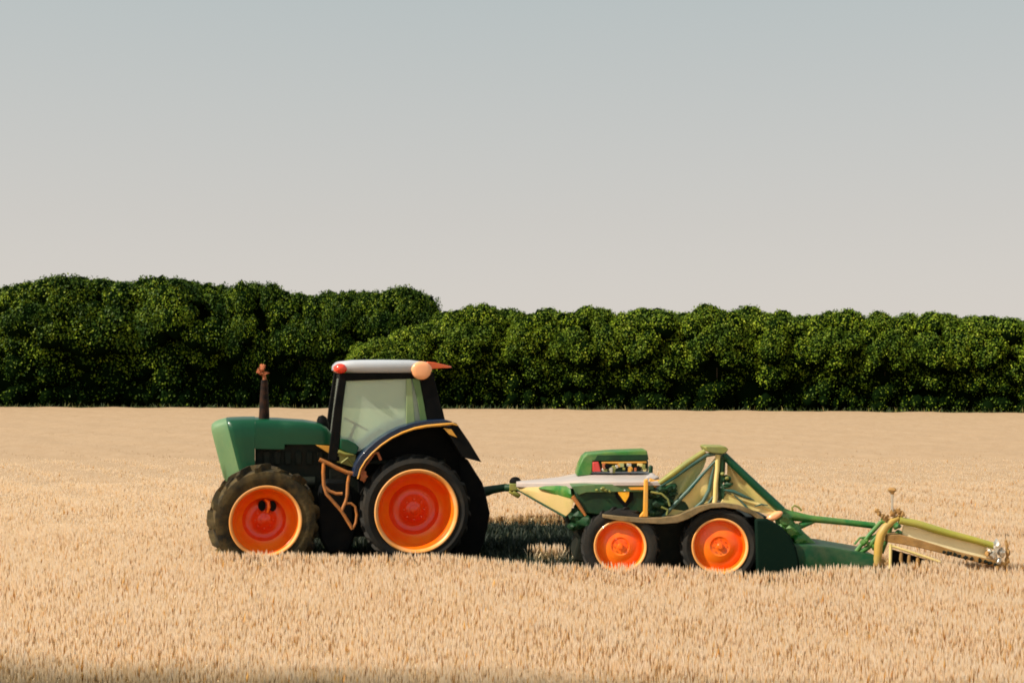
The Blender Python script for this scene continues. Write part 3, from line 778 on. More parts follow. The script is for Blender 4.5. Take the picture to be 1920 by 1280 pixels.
b.prism(T.xz([(650, 714), (762, 710), (786, 709), (803, 788), (760, 796), (715, 818), (673, 846), (638, 838), (643, 760)], CY0), CY1 - 0.048, CY1 - 0.04)
b.build('side_window', M['glass'], tractor, smooth=0)
b = MB()
p0, p1 = T.p(643, 706, CY0), T.p(626, 845, CY0)
b.add([(p0.x, CY0 + .09, p0.z), (p0.x, CY1 - .09, p0.z), (p1.x, CY1 - .09, p1.z), (p1.x, CY0 + .09, p1.z)], [(0, 1, 2, 3)])
b.build('windscreen', M['glass'], tractor, smooth=0)
b = MB()
p0, p1 = T.p(808, 706, CY0), T.p(830, 786, CY0)
b.add([(p0.x, CY0 + .09, p0.z), (p0.x, CY1 - .09, p0.z), (p1.x, CY1 - .09, p1.z), (p1.x, CY0 + .09, p1.z)], [(0, 1, 2, 3)])
b.build('rear_window', M['glass'], tractor, smooth=0)
# pale green door post and slanting inner post
pale = mat('pale_green_trim', (0.20, 0.30, 0.13), 0.45, var=(0.26, 0.34, 0.17), vscale=3)
b = MB()
b.prism(T.xz([(762, 710), (771, 710), (778, 792), (762, 797)], CY0), CY0 - 0.005, CY0 + 0.03)
b.build('door_post', pale, tractor, bevel=0.006)
b = MB()
b.prism(T.xz([(773, 710), (786, 709), (801, 788), (789, 790), (784, 755)], CY0), CY0 - 0.003, CY0 + 0.034)
b.build('door_post', mat('mid_green_trim', (0.085, 0.17, 0.055), 0.4), tractor, bevel=0.006)
# dark quarter pane and sill behind the post
b = MB()
b.prism(T.xz([(796, 766), (829, 764), (834, 786), (801, 790)], CY0), CY0 - 0.006, CY0 - 0.003)
b.build('quarter_panel', M['black'], tractor, smooth=0)
# roof
b = MB()
rp_ = [(633, 690, 0.62), (634, 684, 0.66), (640, 678, 0.70), (665, 675.5, 0.735), (720, 675, 0.745), (775, 675.5, 0.735), (800, 678, 0.71), (808, 684, 0.66), (810, 690, 0.62)]
rings = []
for (px, yt, w) in rp_:
    a = T.p(px, yt, 0.25); z1 = a.z; z0 = T.p(px, 698.5 if 640 < px < 800 else 694, 0.25).z
    yc = 0.97; hh = z1 - z0
    sec = [(-0.94, 0), (-1, 0.25), (-1.0, 0.65), (-0.97, 0.9), (-0.88, 1.0), (-0.4, 1.06), (0, 1.08)]
    r1 = [(a.x, yc + u * w, z0 + v * hh) for u, v in sec] + [(a.x, yc - u * w, z0 + v * hh) for u, v in sec[:-1][::-1]]
    rings.append(r1)
b.loft(rings)
roof = b.build('roof', M['white'], tractor, smooth=50)
for (yy) in (0.26, 1.64):
    b = MB(); p = T.p(640.5 if yy < 1 else 650, 690, 0.29); b.blob((p.x - 0.01, yy + (0.05 if yy < 1 else -0.05), p.z - 0.005), (0.105, 0.10, 0.075), seed=3, sub=3, amp=0.08)
    b.build('front_light', M['redlight'], roof)
    b = MB(); c = T.p(791, 694, 0.20)
    rings = []
    for k, (t_, rx, rz_) in enumerate([(-0.075, 0.02, 0.02), (-0.073, 0.08, 0.075), (-0.066, 0.125, 0.12), (-0.045, 0.145, 0.14), (0.02, 0.15, 0.145), (0.06, 0.12, 0.1)]):
        rings.append([(c.x + math.cos(a) * rx * (1.0 if math.sin(a) < 0 else 1.08), (yy if yy > 1 else 0.27) + t_ * (1 if yy < 1 else -1), c.z + math.sin(a) * rz_ * (1.0 if math.sin(a) < 0 else 0.95)) for a in [2 * PI * j / 32 for j in range(32)]])
    b.loft(rings); b.build('rear_light', M['peach'], roof, smooth=60)
b = MB()   # pointed orange visor behind the roof
rings = []
for (px, y0, y1, w) in [(802, 678, 692, 0.60), (815, 679, 691, 0.58), (830, 682, 690, 0.52), (845, 685, 689.5, 0.44), (852, 686.5, 688.5, 0.36)]:
    a, c = T.p(px, y0, 0.35), T.p(px, y1, 0.35)
    rings.append([(a.x, 0.97 - w, c.z), (a.x, 0.97 - w, a.z), (a.x, 0.97 + w, a.z), (a.x, 0.97 + w, c.z)])
b.loft(rings); b.build('visor', M['orange'], roof, bevel=0.01)
# cab inside: floor, dash, steering wheel, seat
b = MB(); a, c = T.p(640, 862, 0.4), T.p(835, 862, 0.4)
b.box(((a.x + c.x) / 2, 0.97, a.z - 0.04), (c.x - a.x, 1.2, 0.06)); b.box((a.x + 0.12, 0.97, a.z + 0.12), (0.2, 0.5, 0.34))
b.build('cab_floor', M['engine'], tractor, bevel=0.01)
b = MB()
s0 = T.p(745, 800, 0.9)
b.box((s0.x, 0.97, s0.z), (0.46, 0.5, 0.13)); b.box((s0.x + 0.22, 0.97, s0.z + 0.30), (0.12, 0.46, 0.55), Matrix.Rotation(R(8), 3, 'Y'))
b.box((s0.x, 0.97, s0.z - 0.25), (0.28, 0.3, 0.38))
b.build('seat', M['seatcloth'], tractor, bevel=0.04, seg=3)
b = MB()
c = T.p(668, 795, 0.9)
pts = [Vector((c.x, 0.97, c.z)) + Matrix.Rotation(R(-62), 3, 'Y') @ Vector((0, math.cos(a) * 0.2, math.sin(a) * 0.2)) for a in [2 * PI * k / 28 for k in range(29)]]
b.tube(pts, 0.016, 8, cap=False); b.tube([(c.x, 0.97, c.z), (c.x - 0.15, 0.97, c.z - 0.35)], 0.025, 8)
b.box((c.x, 0.97, c.z), (0.05, 0.38, 0.02))
b.build('steering_wheel', M['black'], tractor)
# cowl under the glass
b = MB()
b.prism(T.xz([(638, 822), (652, 824), (666, 831), (673, 838), (668, 852), (655, 850), (638, 842)], 0.28), 0.27, 1.66)
b.build('side_cowl', M['green'], tractor, bevel=0.015)
b = MB()
b.prism(T.xz([(634, 843), (668, 852), (664, 876), (645, 870), (630, 866)], 0.32), 0.33, 0.9)
b.tube([T.p(634, 846, 0.3), T.p(648, 851, 0.29), T.p(664, 852, 0.3)], 0.028, 8)
b.tube([T.p(640, 868, 0.3), T.p(652, 858, 0.28), T.p(663, 872, 0.3)], 0.018, 8)
b.build('footplate', M['olive'], tractor, bevel=0.01)
b = MB()
b.prism(T.xz([(592, 834), (619, 836), (619, 851)], 0.5), 0.50, 0.56)
b.build('hood_bracket', M['gold'], tractor, bevel=0.004)

# rear fender
arch = [(662, 893), (666, 872), (676, 855), (690, 840), (708, 825), (728, 812), (750, 801), (775, 793), (800, 788.5), (828, 787), (838, 787)]
arch_in = [(845, 800), (828, 799), (800, 800), (778, 804), (755, 812), (735, 822), (716, 835), (699, 850), (686, 865), (677, 880), (672, 893)]
for (y0, y1) in ((-0.02, 0.60), (WT - 0.60, WT + 0.02)):
    b = MB(); b.prism(T.xz(arch + [(848, 790)] + arch_in, -0.02), y0, y1)
    fd = b.build('fender', M['navy'], tractor, smooth=50, bevel=0.008)
    b = MB()
    ya = y0 - 0.004 if y0 < 1 else y1 + 0.004
    tp_ = [(671, 897), (676, 879), (685, 864), (698, 849), (715, 834), (734, 821), (754, 811), (777, 803), (800, 798.5), (828, 796), (848, 794), (858, 797)]
    b.tube([T.p(px, py, -0.02) * 1.0 + Vector((0, ya + 0.02, 0)) for px, py in tp_], [0.012, 0.012, 0.012, 0.013, 0.014, 0.015, 0.017, 0.020, 0.022, 0.022, 0.018, 0.010], 10)
    b.build('fender_trim', M['gold'], fd)
    b = MB()   # inner wall of the wheel arch
    yi = (0.54, 0.60) if y0 < 1 else (y0 + 0.0, y0 + 0.06)
    b.prism(T.xz([(672, 893), (686, 865), (716, 835), (755, 812), (800, 800), (845, 800), (868, 857), (900, 905), (905, 960), (890, 1000), (680, 1000)], 0.4), *yi)
    b.build('arch_liner', M['black'], fd, bevel=0.004)
    b = MB()   # pointed rear flap
    b.prism(T.xz([(830, 790), (856, 793), (880, 828), (903, 866), (868, 857), (850, 828)], -0.02), y0 + 0.004, y1 - 0.004)
    b.build('rear_flap', M['black'], fd, bevel=0.004)
    b = MB()
    ys = (y0 - 0.012, y0 + 0.002) if y0 < 1 else (y1 - 0.002, y1 + 0.012)
    b.prism(T.xz([(831, 802), (846, 804), (857, 820), (842, 814)], -0.02), *ys)
    b.build('side_reflector', M['gold'], fd, bevel=0.003)
b = MB()   # curved mudguard hanging behind the rear wheel
b.prism(T.xz([(860, 850), (878, 862), (892, 885), (905, 905), (912, 930), (919, 962), (915, 985), (908, 1015), (895, 1045), (850, 1045), (862, 960)], 0.5), 0.50, 1.30)
b.build('mudguard', M['black'], tractor, bevel=0.02)
# rusty access ladder
def twig(b, pts, r=0.022, y=0.12):
    b.tube([T.p(px, py, y) for px, py in pts], r, 9)
b = MB()
twig(b, [(599, 861), (615, 868), (632, 877), (650, 885), (668, 889)], 0.030)
twig(b, [(607, 866), (606, 885), (607, 908), (612, 925), (625, 940), (640, 957), (650, 973), (661, 991)], 0.026)
twig(b, [(655, 888), (652, 905), (651, 925), (648, 940), (641, 956)], 0.024)
twig(b, [(608, 911), (618, 920), (630, 925), (642, 925)], 0.024)
twig(b, [(650, 943), (658, 943), (666, 949), (669, 965), (667, 980), (661, 991)], 0.020)
b.build('ladder', M['rustorange'], tractor)
b = MB()
twig(b, [(668, 889), (680, 880), (690, 865), (700, 852)], 0.018, 0.05); twig(b, [(700, 850), (708, 848), (714, 862)], 0.022, 0.03)
p = T.p(682, 893, 0.06); b.blob(p, (0.06, 0.05, 0.07), 5, 2, 0.4); p = T.p(676, 885, 0.06); b.blob(p, (0.035, 0.04, 0.04), 8, 2, 0.4)
b.build('pipework', M['rust'], tractor)
# drawbar
b = MB()
b.tube([T.p(880, 925, 0.97), T.p(905, 922, 0.97), T.p(925, 917, 0.97), T.p(950, 913, 0.97)], [0.10, 0.085, 0.065, 0.06], 14)
b.build('drawbar', M['dkgreen'], tractor)

# ------------------------------------------------------------------ towed machine
B = Frame(1.0, -1.1, 0.0)
bal = empty('baler', B.o, 0)
tag(bal, 'long green towed farm machine with triangular frame, four orange wheels and a low tail', 'baler')
BW = 1.95
def bpr(b, pts, y0, y1, ref=None, mi=0): b.prism(B.xz(pts, y0 if ref is None else ref), y0, y1, mi)
def btube(b, pts, r, y, n=10, mi=0): b.tube([B.p(q[0], q[1], q[2] if len(q) > 2 else y) for q in pts], r, n, mi=mi)
# wheels
rb, rrb = 0.535, 0.365
for px in (1163, 1350):
    p = B.p(px, 1022, 0.0)
    r_i = 0.345 if px < 1200 else 0.37
    wheel('wheel', bal, (p.x, 0.0, rb - 0.03), rb, r_i, 0.34, -1, R(-4), lug=20, dish=0.10, dome=True)
    wheel('wheel', bal, (p.x, BW, rb - 0.03), rb, r_i, 0.34, 1, R(7), lug=20, dish=0.08)
# tow bar
b = MB()
b.tube([B.p(948, 914, 1.4), B.p(985, 914, 1.3), B.p(1010, 918, 1.2), B.p(1080, 925, 1.0)], [0.055, 0.06, 0.07, 0.09], 14)
tb = b.build('tow_bar', M['dkgreen'], bal)
b = MB(); p = B.p(966, 903, 1.35); b.blob(p, (0.085, 0.085, 0.075), 2, 3, 0.06); b.tube([p, p - Vector((0, 0, 0.14))], 0.06, 12)
b.build('hitch_ball', M['black'], tb)
b = MB(); p = B.p(963, 912, 1.32); b.box(p, (0.12, 0.14, 0.10)); btube(b, [(962, 921), (975, 930)], 0.03, 1.28); btube(b, [(955, 920), (973, 931)], 0.03, 1.30)
b.build('hitch_clamp', M['olive'], tb, bevel=0.02)
# pale deck, tapering to the tow bar
b = MB()
zt = B.p(1200, 903, 0.05).z
def deckring(px, y0, y1, zoff, th=0.05):
    x = B.p(px, 903, (y0 + y1) / 2).x
    z = zt + zoff
    return [(x, y0, z - th), (x, y0, z), (x, y0 + 0.04, z + 0.012), (x, y1 - 0.04, z + 0.012), (x, y1, z), (x, y1, z - th)]
b.loft([deckring(968, 1.15, 1.40, -0.11, 0.06), deckring(1010, 0.90, 1.45, -0.09, 0.07), deckring(1050, 0.60, 1.55, -0.065, 0.08), deckring(1085, 0.32, 1.66, -0.02, 0.09), deckring(1110, 0.12, 1.75, 0.0, 0.06), deckring(1150, 0.03, 1.80, 0.0), deckring(1226, 0.03, 1.80, 0.0)])
deck = b.build('deck', M['deck'], bal, smooth=60, bevel=0.006)
# green hull below the deck
b = MB()
bpr(b, [(1070, 911), (1100, 908), (1226, 906), (1226, 921), (1100, 923), (1085, 928)], 0.05, 1.70)
b.build('side_rail', mat('weathered_green_rail', (0.075, 0.16, 0.055), 0.45, var=(0.05, 0.13, 0.05), vscale=4, dust=0.4, dustcol=(0.28, 0.30, 0.14)), bal, bevel=0.01)
b = MB()
bpr(b, [(1078, 922), (1232, 918), (1280, 925), (1300, 965), (1240, 972), (1130, 966), (1098, 962), (1082, 940)], 0.09, 1.65)
hull = b.build('hull', M['dkgreen'], bal, bevel=0.02)
b = MB()
bpr(b, [(1062, 968), (1130, 965), (1250, 971), (1440, 968), (1475, 1000), (1500, 1040), (1480, 1070), (1120, 1060), (1075, 1050), (1085, 1010), (1060, 985)], 0.42, 1.5)
b.tube([B.p(1163, 1022, 0.1), B.p(1163, 1022, 0.1) + Vector((0, 1.7, 0))], 0.06, 12); b.tube([B.p(1350, 1022, 0.1), B.p(1350, 1022, 0.1) + Vector((0, 1.7, 0))], 0.06, 12)
b.build('underframe', M['engine'], bal, bevel=0.03)
b = MB()
bpr(b, [(1178, 913), (1210, 912), (1210, 918), (1182, 918)], 0.04, 0.06)
b.build('stripe', M['gold'], bal, smooth=0, bevel=0.003)
# heart-shaped yellow emblem on a black backing, with a small white boss
b = MB()
bpr(b, [(1153, 921), (1160, 916), (1180, 915), (1187, 920), (1188, 936), (1172, 952), (1155, 932)], 0.075, 0.09)
em = b.build('emblem_plate', M['black'], bal, bevel=0.003)
b = MB()
bpr(b, [(1158.5, 921.5), (1163, 919.5), (1168, 921), (1170.5, 923), (1173, 920.5), (1177, 920), (1180, 922), (1179.5, 929), (1177, 934), (1172.5, 942), (1168, 937), (1164, 931), (1160, 926)], 0.055, 0.075)
b.build('emblem', mat('yellow_emblem', (0.85, 0.47, 0.02), 0.4, var=(0.75, 0.30, 0.02), vscale=14), em, bevel=0.003)
b = MB(); p = B.p(1171.5, 919, 0.06); b.blob(p, (0.017, 0.02, 0.014), 1, 2, 0.05); b.build('boss', M['white'], em)
b = MB()
for (px, py, s_) in ((1130, 916, 0.035), (1136, 919, 0.025), (1119, 918, 0.02), (1143, 921, 0.02)):
    p = B.p(px, py, 0.04); b.blob(p, (s_, 0.03, s_ * 0.8), int(px), 2, 0.3)
b.build('valves', M['olive'], bal)
# tan guard sheet below the tow bar, with green upper lip and edge rod
b = MB()
rings = []
sheet = [(970, 914, 916, 1.25), (990, 913, 931, 1.0), (1015, 912, 945, 0.75), (1040, 911, 957, 0.5), (1060, 912, 968, 0.28), (1070, 917, 958, 0.2), (1076, 933, 940, 0.16)]
for (px, y0, y1, yy) in sheet:
    a, c = B.p(px, y0, yy), B.p(px, y1, yy)
    m1 = a * 0.6 + c * 0.4 - Vector((0, 0.04, 0))
    rings.append([a, m1, c, c + Vector((0, 0.02, 0)), m1 + Vector((0, 0.02, 0)), a + Vector((0, 0.02, 0))])
b.loft(rings); gd = b.build('guard_sheet', mat('tan_guard_paint', (0.50, 0.37, 0.16), 0.55, var=(0.42, 0.34, 0.12), vscale=3, dust=0.2, bump=0.15), bal, smooth=50)
b = MB(); b.tube([B.p(970, 917, 1.24), B.p(1000, 935, 0.88), B.p(1030, 952, 0.58), B.p(1061, 969, 0.26)], 0.016, 8); b.build('edge_rod', M['dkgreen'], gd)
b = MB()
rings = []
for (px, y0, y1, yy) in [(1010, 914, 916, 0.75), (1022, 911, 921, 0.62), (1045, 910, 928, 0.42), (1062, 911, 932, 0.22), (1070, 917, 934, 0.15), (1073, 926, 932, 0.13)]:
    a, c = B.p(px, y0, yy), B.p(px, y1, yy)
    rings.append([a, (a + c) / 2 - Vector((0, 0.05, 0)), c, c + Vector((0, 0.03, 0)), a + Vector((0, 0.03, 0))])
b.loft(rings); b.build('guard_flap', M['green2'], gd, smooth=50)
b = MB(); btube(b, [(1074, 930), (1085, 946), (1098, 966)], [0.030, 0.028, 0.018], 0.05); b.build('stay', M['rustorange'], bal)
b = MB()
for k, (px, py, s_) in enumerate([(1080, 965, 0.12), (1098, 975, 0.14), (1115, 985, 0.12), (1090, 950, 0.09), (1075, 985, 0.08), (1125, 972, 0.07)]):
    p = B.p(px, py, 0.3); b.blob(p, (s_, s_ * 1.3, s_ * 0.8), k, 2, 0.35)
b.build('coupling', M['dkgreen'], bal, smooth=25)
# engine cover on the deck: green bracket hood, with red and mixed machinery under it
b = MB()
o_ = [(1081, 892), (1086, 873), (1093, 858), (1101, 851), (1140, 847), (1175, 845.5), (1213, 844), (1216, 858), (1215, 862), (1112, 864), (1110, 886), (1105, 891)]
bpr(b, o_, 1.05, 1.60)
cov = b.build('engine_cover', M['green2'], bal, bevel=0.015)
b = MB(); bpr(b, [(1120, 853), (1214, 852), (1216, 860), (1214, 862.5), (1114, 863.5)], 1.035, 1.05, 1.05); b.build('cover_band', M['dkgreen'], cov, bevel=0.003)
b = MB(); bpr(b, [(1110, 865), (1216, 864), (1216, 884), (1110, 885)], 1.10, 1.5, 1.05); mach = b.build('engine_block', M['dkgreen'], cov, bevel=0.005)
rr = random.Random(5)
b = MB(); bpr(b, [(1111, 866), (1122, 865), (1127, 884), (1111, 884)], 1.03, 1.12, 1.05); b.build('red_box', M['red'], mach, bevel=0.01)
mats_ = ['gold', 'steel', 'black', 'olive', 'rust', 'sage', 'steel', 'olive', 'black', 'tan']
b = MB()
for k in range(26):
    px = 1131 + rr.uniform(0, 80); py = 871 + rr.uniform(0, 10); p = B.p(px, py, 1.06)
    if k % 3 == 0: b.tube([p - Vector((0, 0.04, 0)), p + Vector((0, 0.05, 0))], rr.uniform(0.02, 0.045), 12, mi=k % 10)
    else: b.box(p, (rr.uniform(0.03, 0.08), rr.uniform(0.06, 0.12), rr.uniform(0.03, 0.08)), mi=k % 10)
b.tube([B.p(1128, 867, 1.06), B.p(1212, 866, 1.06)], 0.02, 8, mi=0)
b.build('fittings', [M[q] for q in mats_], mach, bevel=0.004)
b = MB(); btube(b, [(1220, 886), (1220, 875), (1221, 872)], [0.03, 0.035, 0.02], 0.9); b.build('lever', M['dkgreen'], bal)
b = MB(); p = B.p(1222, 896, 0.3); b.blob(p, (0.09, 0.12, 0.06), 4, 3, 0.2); p = B.p(1232, 900, 0.3); b.blob(p, (0.05, 0.1, 0.04), 6, 3, 0.2); b.build('deck_cap', M['deck'], bal)
# gold post
b = MB()
bpr(b, [(1208.5, 899), (1215.5, 898), (1215, 969), (1206.5, 969)], -0.06, 0.04)
bpr(b, [(1198, 969), (1207, 958), (1207, 969)], -0.05, 0.03)
b.build('post', M['gold'], bal, bevel=0.01)
b = MB()
btube(b, [(1217, 903), (1228, 907), (1240, 903)], [0.06, 0.055, 0.04], 0.1)
b.build('hinge', M['gold'], bal)
# plumbing between post and triangle
b = MB()
for k, (px, py, s_) in enumerate([(1228, 925, 0.09), (1243, 918, 0.07), (1258, 915, 0.08), (1235, 945, 0.10), (1252, 940, 0.07), (1225, 960, 0.08), (1262, 925, 0.05)]):
    p = B.p(px, py, 0.05); b.blob(p, (s_ * 1.1, s_, s_ * 0.7), k + 30, 2, 0.35)
b.build('pump', M['dkgreen'], bal, smooth=25)
b = MB(); btube(b, [(1220, 922), (1240, 925), (1252, 935), (1256, 948)], 0.015, -0.04); btube(b, [(1240, 950), (1252, 955), (1250, 965)], 0.015, -0.04); b.build('hose', M['olive'], bal)
# long curved fender rail over the wheels
b = MB()
rail = [(1130, 964, 970), (1160, 967, 976), (1200, 970, 980), (1240, 970, 982), (1270, 966, 980), (1292, 957, 972), (1312, 948, 960), (1335, 943, 952), (1358, 942, 951), (1385, 946, 955), (1408, 954, 964), (1430, 968, 980), (1440, 980, 990)]
rings = []
for (px, y0, y1) in rail:
    a, c = B.p(px, y0, -0.06), B.p(px, y1, -0.06)
    rings.append([c, a, a + Vector((0, 0.5, 0)), c + Vector((0, 0.5, 0))])
b.loft(rings); b.build('fender', mat('dusty_olive_brown_metal', (0.20, 0.14, 0.055), 0.5, var=(0.09, 0.07, 0.03), vscale=9, dust=0.5), bal, smooth=50, bevel=0.008)
# triangular frame
TYy = 0.05
b = MB()   # left rising beam, yellow green
btube(b, [(1236, 906), (1260, 889), (1290, 867), (1322, 846)], [0.035, 0.045, 0.045, 0.04], TYy)
b.build('front_beam', M['olive'], bal)
b = MB(); btube(b, [(1238, 911), (1262, 896), (1292, 874), (1324, 853), (1340, 850), (1358, 852)], [0.02, 0.025, 0.03, 0.03, 0.03, 0.03], TYy - 0.01); b.build('front_beam_edge', M['teal'], bal)
b = MB(); btube(b, [(1357, 853), (1385, 880), (1425, 918), (1466, 956)], [0.05, 0.052, 0.055, 0.055], TYy - 0.01, n=12); b.build('rear_beam', M['green'], bal)
b = MB()
bpr(b, [(1321, 838), (1326, 836), (1361, 837), (1366, 842), (1362, 848), (1355, 851), (1334, 849), (1325, 846)], -0.05, 0.4); b.build('apex_cap', M['olive'], bal, bevel=0.012)
b = MB(); btube(b, [(1346, 852), (1345, 880), (1342, 905), (1341, 935), (1338, 948)], [0.035, 0.03, 0.03, 0.032, 0.03], TYy - 0.03)
b.build('upright', M['tan'], bal)
b = MB()
btube(b, [(1354, 856), (1353, 885), (1351, 905), (1350, 938)], [0.05, 0.045, 0.035, 0.03], TYy)
for k, (px, py, sx_, sz_) in enumerate([(1362, 897, 0.07, 0.05), (1366, 907, 0.06, 0.035), (1360, 912, 0.08, 0.02), (1355, 920, 0.03, 0.1)]):
    p = B.p(px, py, 0.04); b.blob(p, (sx_, 0.07, sz_), k, 2, 0.3)
tn = b.build('tensioner', M['dkgreen'], bal)
b = MB()
for (px, py) in ((1355, 888), (1363, 896)): b.blob(B.p(px, py, -0.02), (0.03, 0.03, 0.025), int(py), 2, 0.1)
b.build('tensioner_knob', M['olive'], tn)
def fold(b, poly, y, th=0.03, mi=0):
    b.prism(B.xz(poly, y), y, y + th, mi)
# sheets: folded metal with ribs
b = MB()
P = lambda px, py, y: B.p(px, py, y)
def sheetgrid(b, left, right, n, y, amp, th=0.025, ph=0.0, freq=3.0):
    """ruled sheet between two polylines with soft folds"""
    rings = []
    for i in range(n + 1):
        t_ = i / n
        L_, R_ = [], []
        def at(pl, f):
            f *= len(pl) - 1; k = min(int(f), len(pl) - 2); f -= k
            return (pl[k][0] * (1 - f) + pl[k + 1][0] * f, pl[k][1] * (1 - f) + pl[k + 1][1] * f)
        a, c = at(left, t_), at(right, t_)
        row = []
        m = 14
        for j in range(m + 1):
            u = j / m
            yy = y + amp * math.sin(u * freq * PI + ph + t_ * 0.8)
            row.append(B.p(a[0] * (1 - u) + c[0] * u, a[1] * (1 - u) + c[1] * u, yy))
        back = [q + Vector((0, th, 0)) for q in row[::-1]]
        rings.append(row + back)
    b.loft(rings)
sheetgrid(b, [(1240, 911), (1262, 915), (1250, 935), (1242, 968)], [(1322, 854), (1325, 860), (1318, 880), (1290, 918)], 10, TYy + 0.05, 0.02)
b.build('side_sheet', M['sage'], bal, smooth=60)
b = MB(); sheetgrid(b, [(1250, 968), (1275, 967), (1300, 955), (1320, 945), (1335, 942)], [(1343, 856), (1342, 868), (1340, 885), (1338, 905), (1337, 930)], 12, TYy + 0.02, 0.025, freq=2.5)
b.build('side_sheet', M['tan'], bal, smooth=60)
b = MB()
btube(b, [(1240, 972), (1262, 948), (1290, 920), (1318, 888), (1343, 862)], [0.022, 0.028, 0.028, 0.022, 0.014], TYy - 0.01)
btube(b, [(1270, 970), (1296, 958), (1318, 940), (1330, 918), (1334, 895), (1339, 872)], [0.014, 0.02, 0.026, 0.028, 0.022, 0.01], TYy - 0.01)
btube(b, [(1324, 952), (1330, 940), (1338, 930)], 0.014, TYy - 0.02)
b.build('rib', M['teal'], bal)
b = MB(); sheetgrid(b, [(1364, 868), (1364, 900), (1356, 925), (1350, 944)], [(1366, 870), (1400, 902), (1435, 936), (1462, 960)], 14, TYy + 0.06, 0.02, freq=3)
b.build('side_sheet', M['tan'], bal, smooth=60)
b = MB()
bpr(b, [(1350, 944), (1362, 925), (1385, 930), (1410, 938), (1462, 960), (1440, 964), (1410, 956), (1380, 947)], 0.0, 0.05)
btube(b, [(1372, 925), (1392, 935), (1420, 945), (1445, 955)], [0.02, 0.035, 0.03, 0.015], 0.0)
b.build('rear_skirt', M['tan'], bal, bevel=0.015)
b = MB()
btube(b, [(1358, 918), (1375, 921), (1395, 930), (1414, 937)], [0.012, 0.026, 0.022, 0.006], -0.03)
btube(b, [(1376, 928), (1388, 938), (1398, 948), (1404, 958)], [0.008, 0.014, 0.016, 0.02], -0.03)
btube(b, [(1415, 949), (1428, 945), (1440, 947)], [0.006, 0.012, 0.006], -0.03)
b.build('rib', M['teal'], bal)
b = MB()
rings = []
for k, (t_, s_) in enumerate([(-0.05, 0.3), (-0.045, 0.7), (-0.02, 1), (0.03, 1), (0.05, 0.8)]):
    c = B.p(1452, 967, 0.0); rings.append([(c.x + math.cos(a) * 0.11 * s_, t_, c.z + math.sin(a) * 0.055 * s_ + math.cos(a) * 0.045 * s_) for a in [2 * PI * j / 24 for j in range(24)]])
b.loft(rings); b.build('reflector', M['peach'], bal, smooth=60)
# rear beam to the tail
b = MB()
btube(b, [(1462, 958), (1480, 966), (1520, 972), (1580, 978), (1640, 985)], [0.07, 0.075, 0.05, 0.045, 0.045], 0.35)
btube(b, [(1462, 962), (1478, 985), (1500, 1008), (1525, 1025)], [0.08, 0.10, 0.10, 0.07], 0.35)
btube(b, [(1500, 985), (1530, 976)], [0.05, 0.02], 0.35)
b.build('tail_beam', M['green2'], bal, smooth=50)
b = MB()
for k, (px, py, s_) in enumerate([(1470, 975, 0.09), (1485, 995, 0.10), (1498, 1012, 0.08), (1460, 990, 0.08), (1440, 1000, 0.10)]):
    p = B.p(px, py, 0.25); b.blob(p, (s_ * 1.2, s_, s_), k + 60, 2, 0.35)
b.build('tail_joint', M['green2'], bal, smooth=25)
b = MB(); btube(b, [(1486, 958), (1485, 951), (1490, 947), (1498, 951), (1503, 957)], 0.014, 0.35); b.build('lifting_eye', M['olive'], bal)
b = MB()
rings = []
for (px, y0, y1) in [(1420, 1005, 1080), (1450, 1015, 1092), (1490, 1020, 1092), (1525, 1022, 1090), (1560, 1026, 1088), (1600, 1033, 1084), (1640, 1040, 1078), (1652, 1048, 1072)]:
    a, c = B.p(px, y0, 0.02), B.p(px, y1, 0.02)
    m1 = (a + c) / 2
    rings.append([a + Vector((0, 0.12, 0)), a, m1 - Vector((0, 0.06, 0)), c, c + Vector((0, 0.9, 0)), a + Vector((0, 0.9, 0))])
b.loft(rings)
b.build('skid_hull', mat('deep_green_hull', (0.002, 0.060, 0.018), 0.45, spec=0.3, var=(0.003, 0.035, 0.014), vscale=2, coat=0.05, dust=0.15), bal, smooth=50, bevel=0.02)
b = MB(); bpr(b, [(1416, 972), (1440, 972), (1463, 985), (1482, 1004), (1494, 1028), (1500, 1056), (1494, 1092), (1420, 1090)], -0.09, 0.0); b.build('hull_shade', mat('dark_green_hull_shade', (0.002, 0.012, 0.007), 0.8, spec=0.1, bump=0.2), bal, bevel=0.03)  # added dark plate, wheel shade on the hull put into its colour
b = MB()   # green struts by the hoop
for (pts, r_) in [([(1652, 978), (1632, 1000), (1614, 1022), (1604, 1035)], 0.03), ([(1660, 985), (1645, 1005), (1628, 1025), (1612, 1036)], 0.035), ([(1668, 985), (1660, 1010), (1650, 1035)], 0.05), ([(1640, 1005), (1612, 1008), (1602, 1020)], 0.015), ([(1648, 1000), (1625, 1012)], 0.02)]:
    btube(b, pts, r_, 0.2)
for k, (px, py) in enumerate([(1620, 1015), (1640, 1025), (1655, 1000), (1650, 1018), (1660, 975), (1680, 985), (1685, 1000)]):
    b.blob(B.p(px, py, 0.2), (0.05, 0.06, 0.05), k + 90, 2, 0.5)
b.build('strut', M['green2'], bal, smooth=30)
b = MB()   # hoop
btube(b, [(1685, 970), (1672, 977), (1660, 988), (1651, 1003), (1647, 1022), (1646, 1042), (1643, 1062)], [0.03, 0.045, 0.055, 0.06, 0.058, 0.055, 0.05], 0.0, n=12)
b.build('hoop', mat('dull_ochre_paint', (0.46, 0.29, 0.045), 0.5, var=(0.36, 0.26, 0.07), vscale=6, dust=0.2), bal)
b = MB()
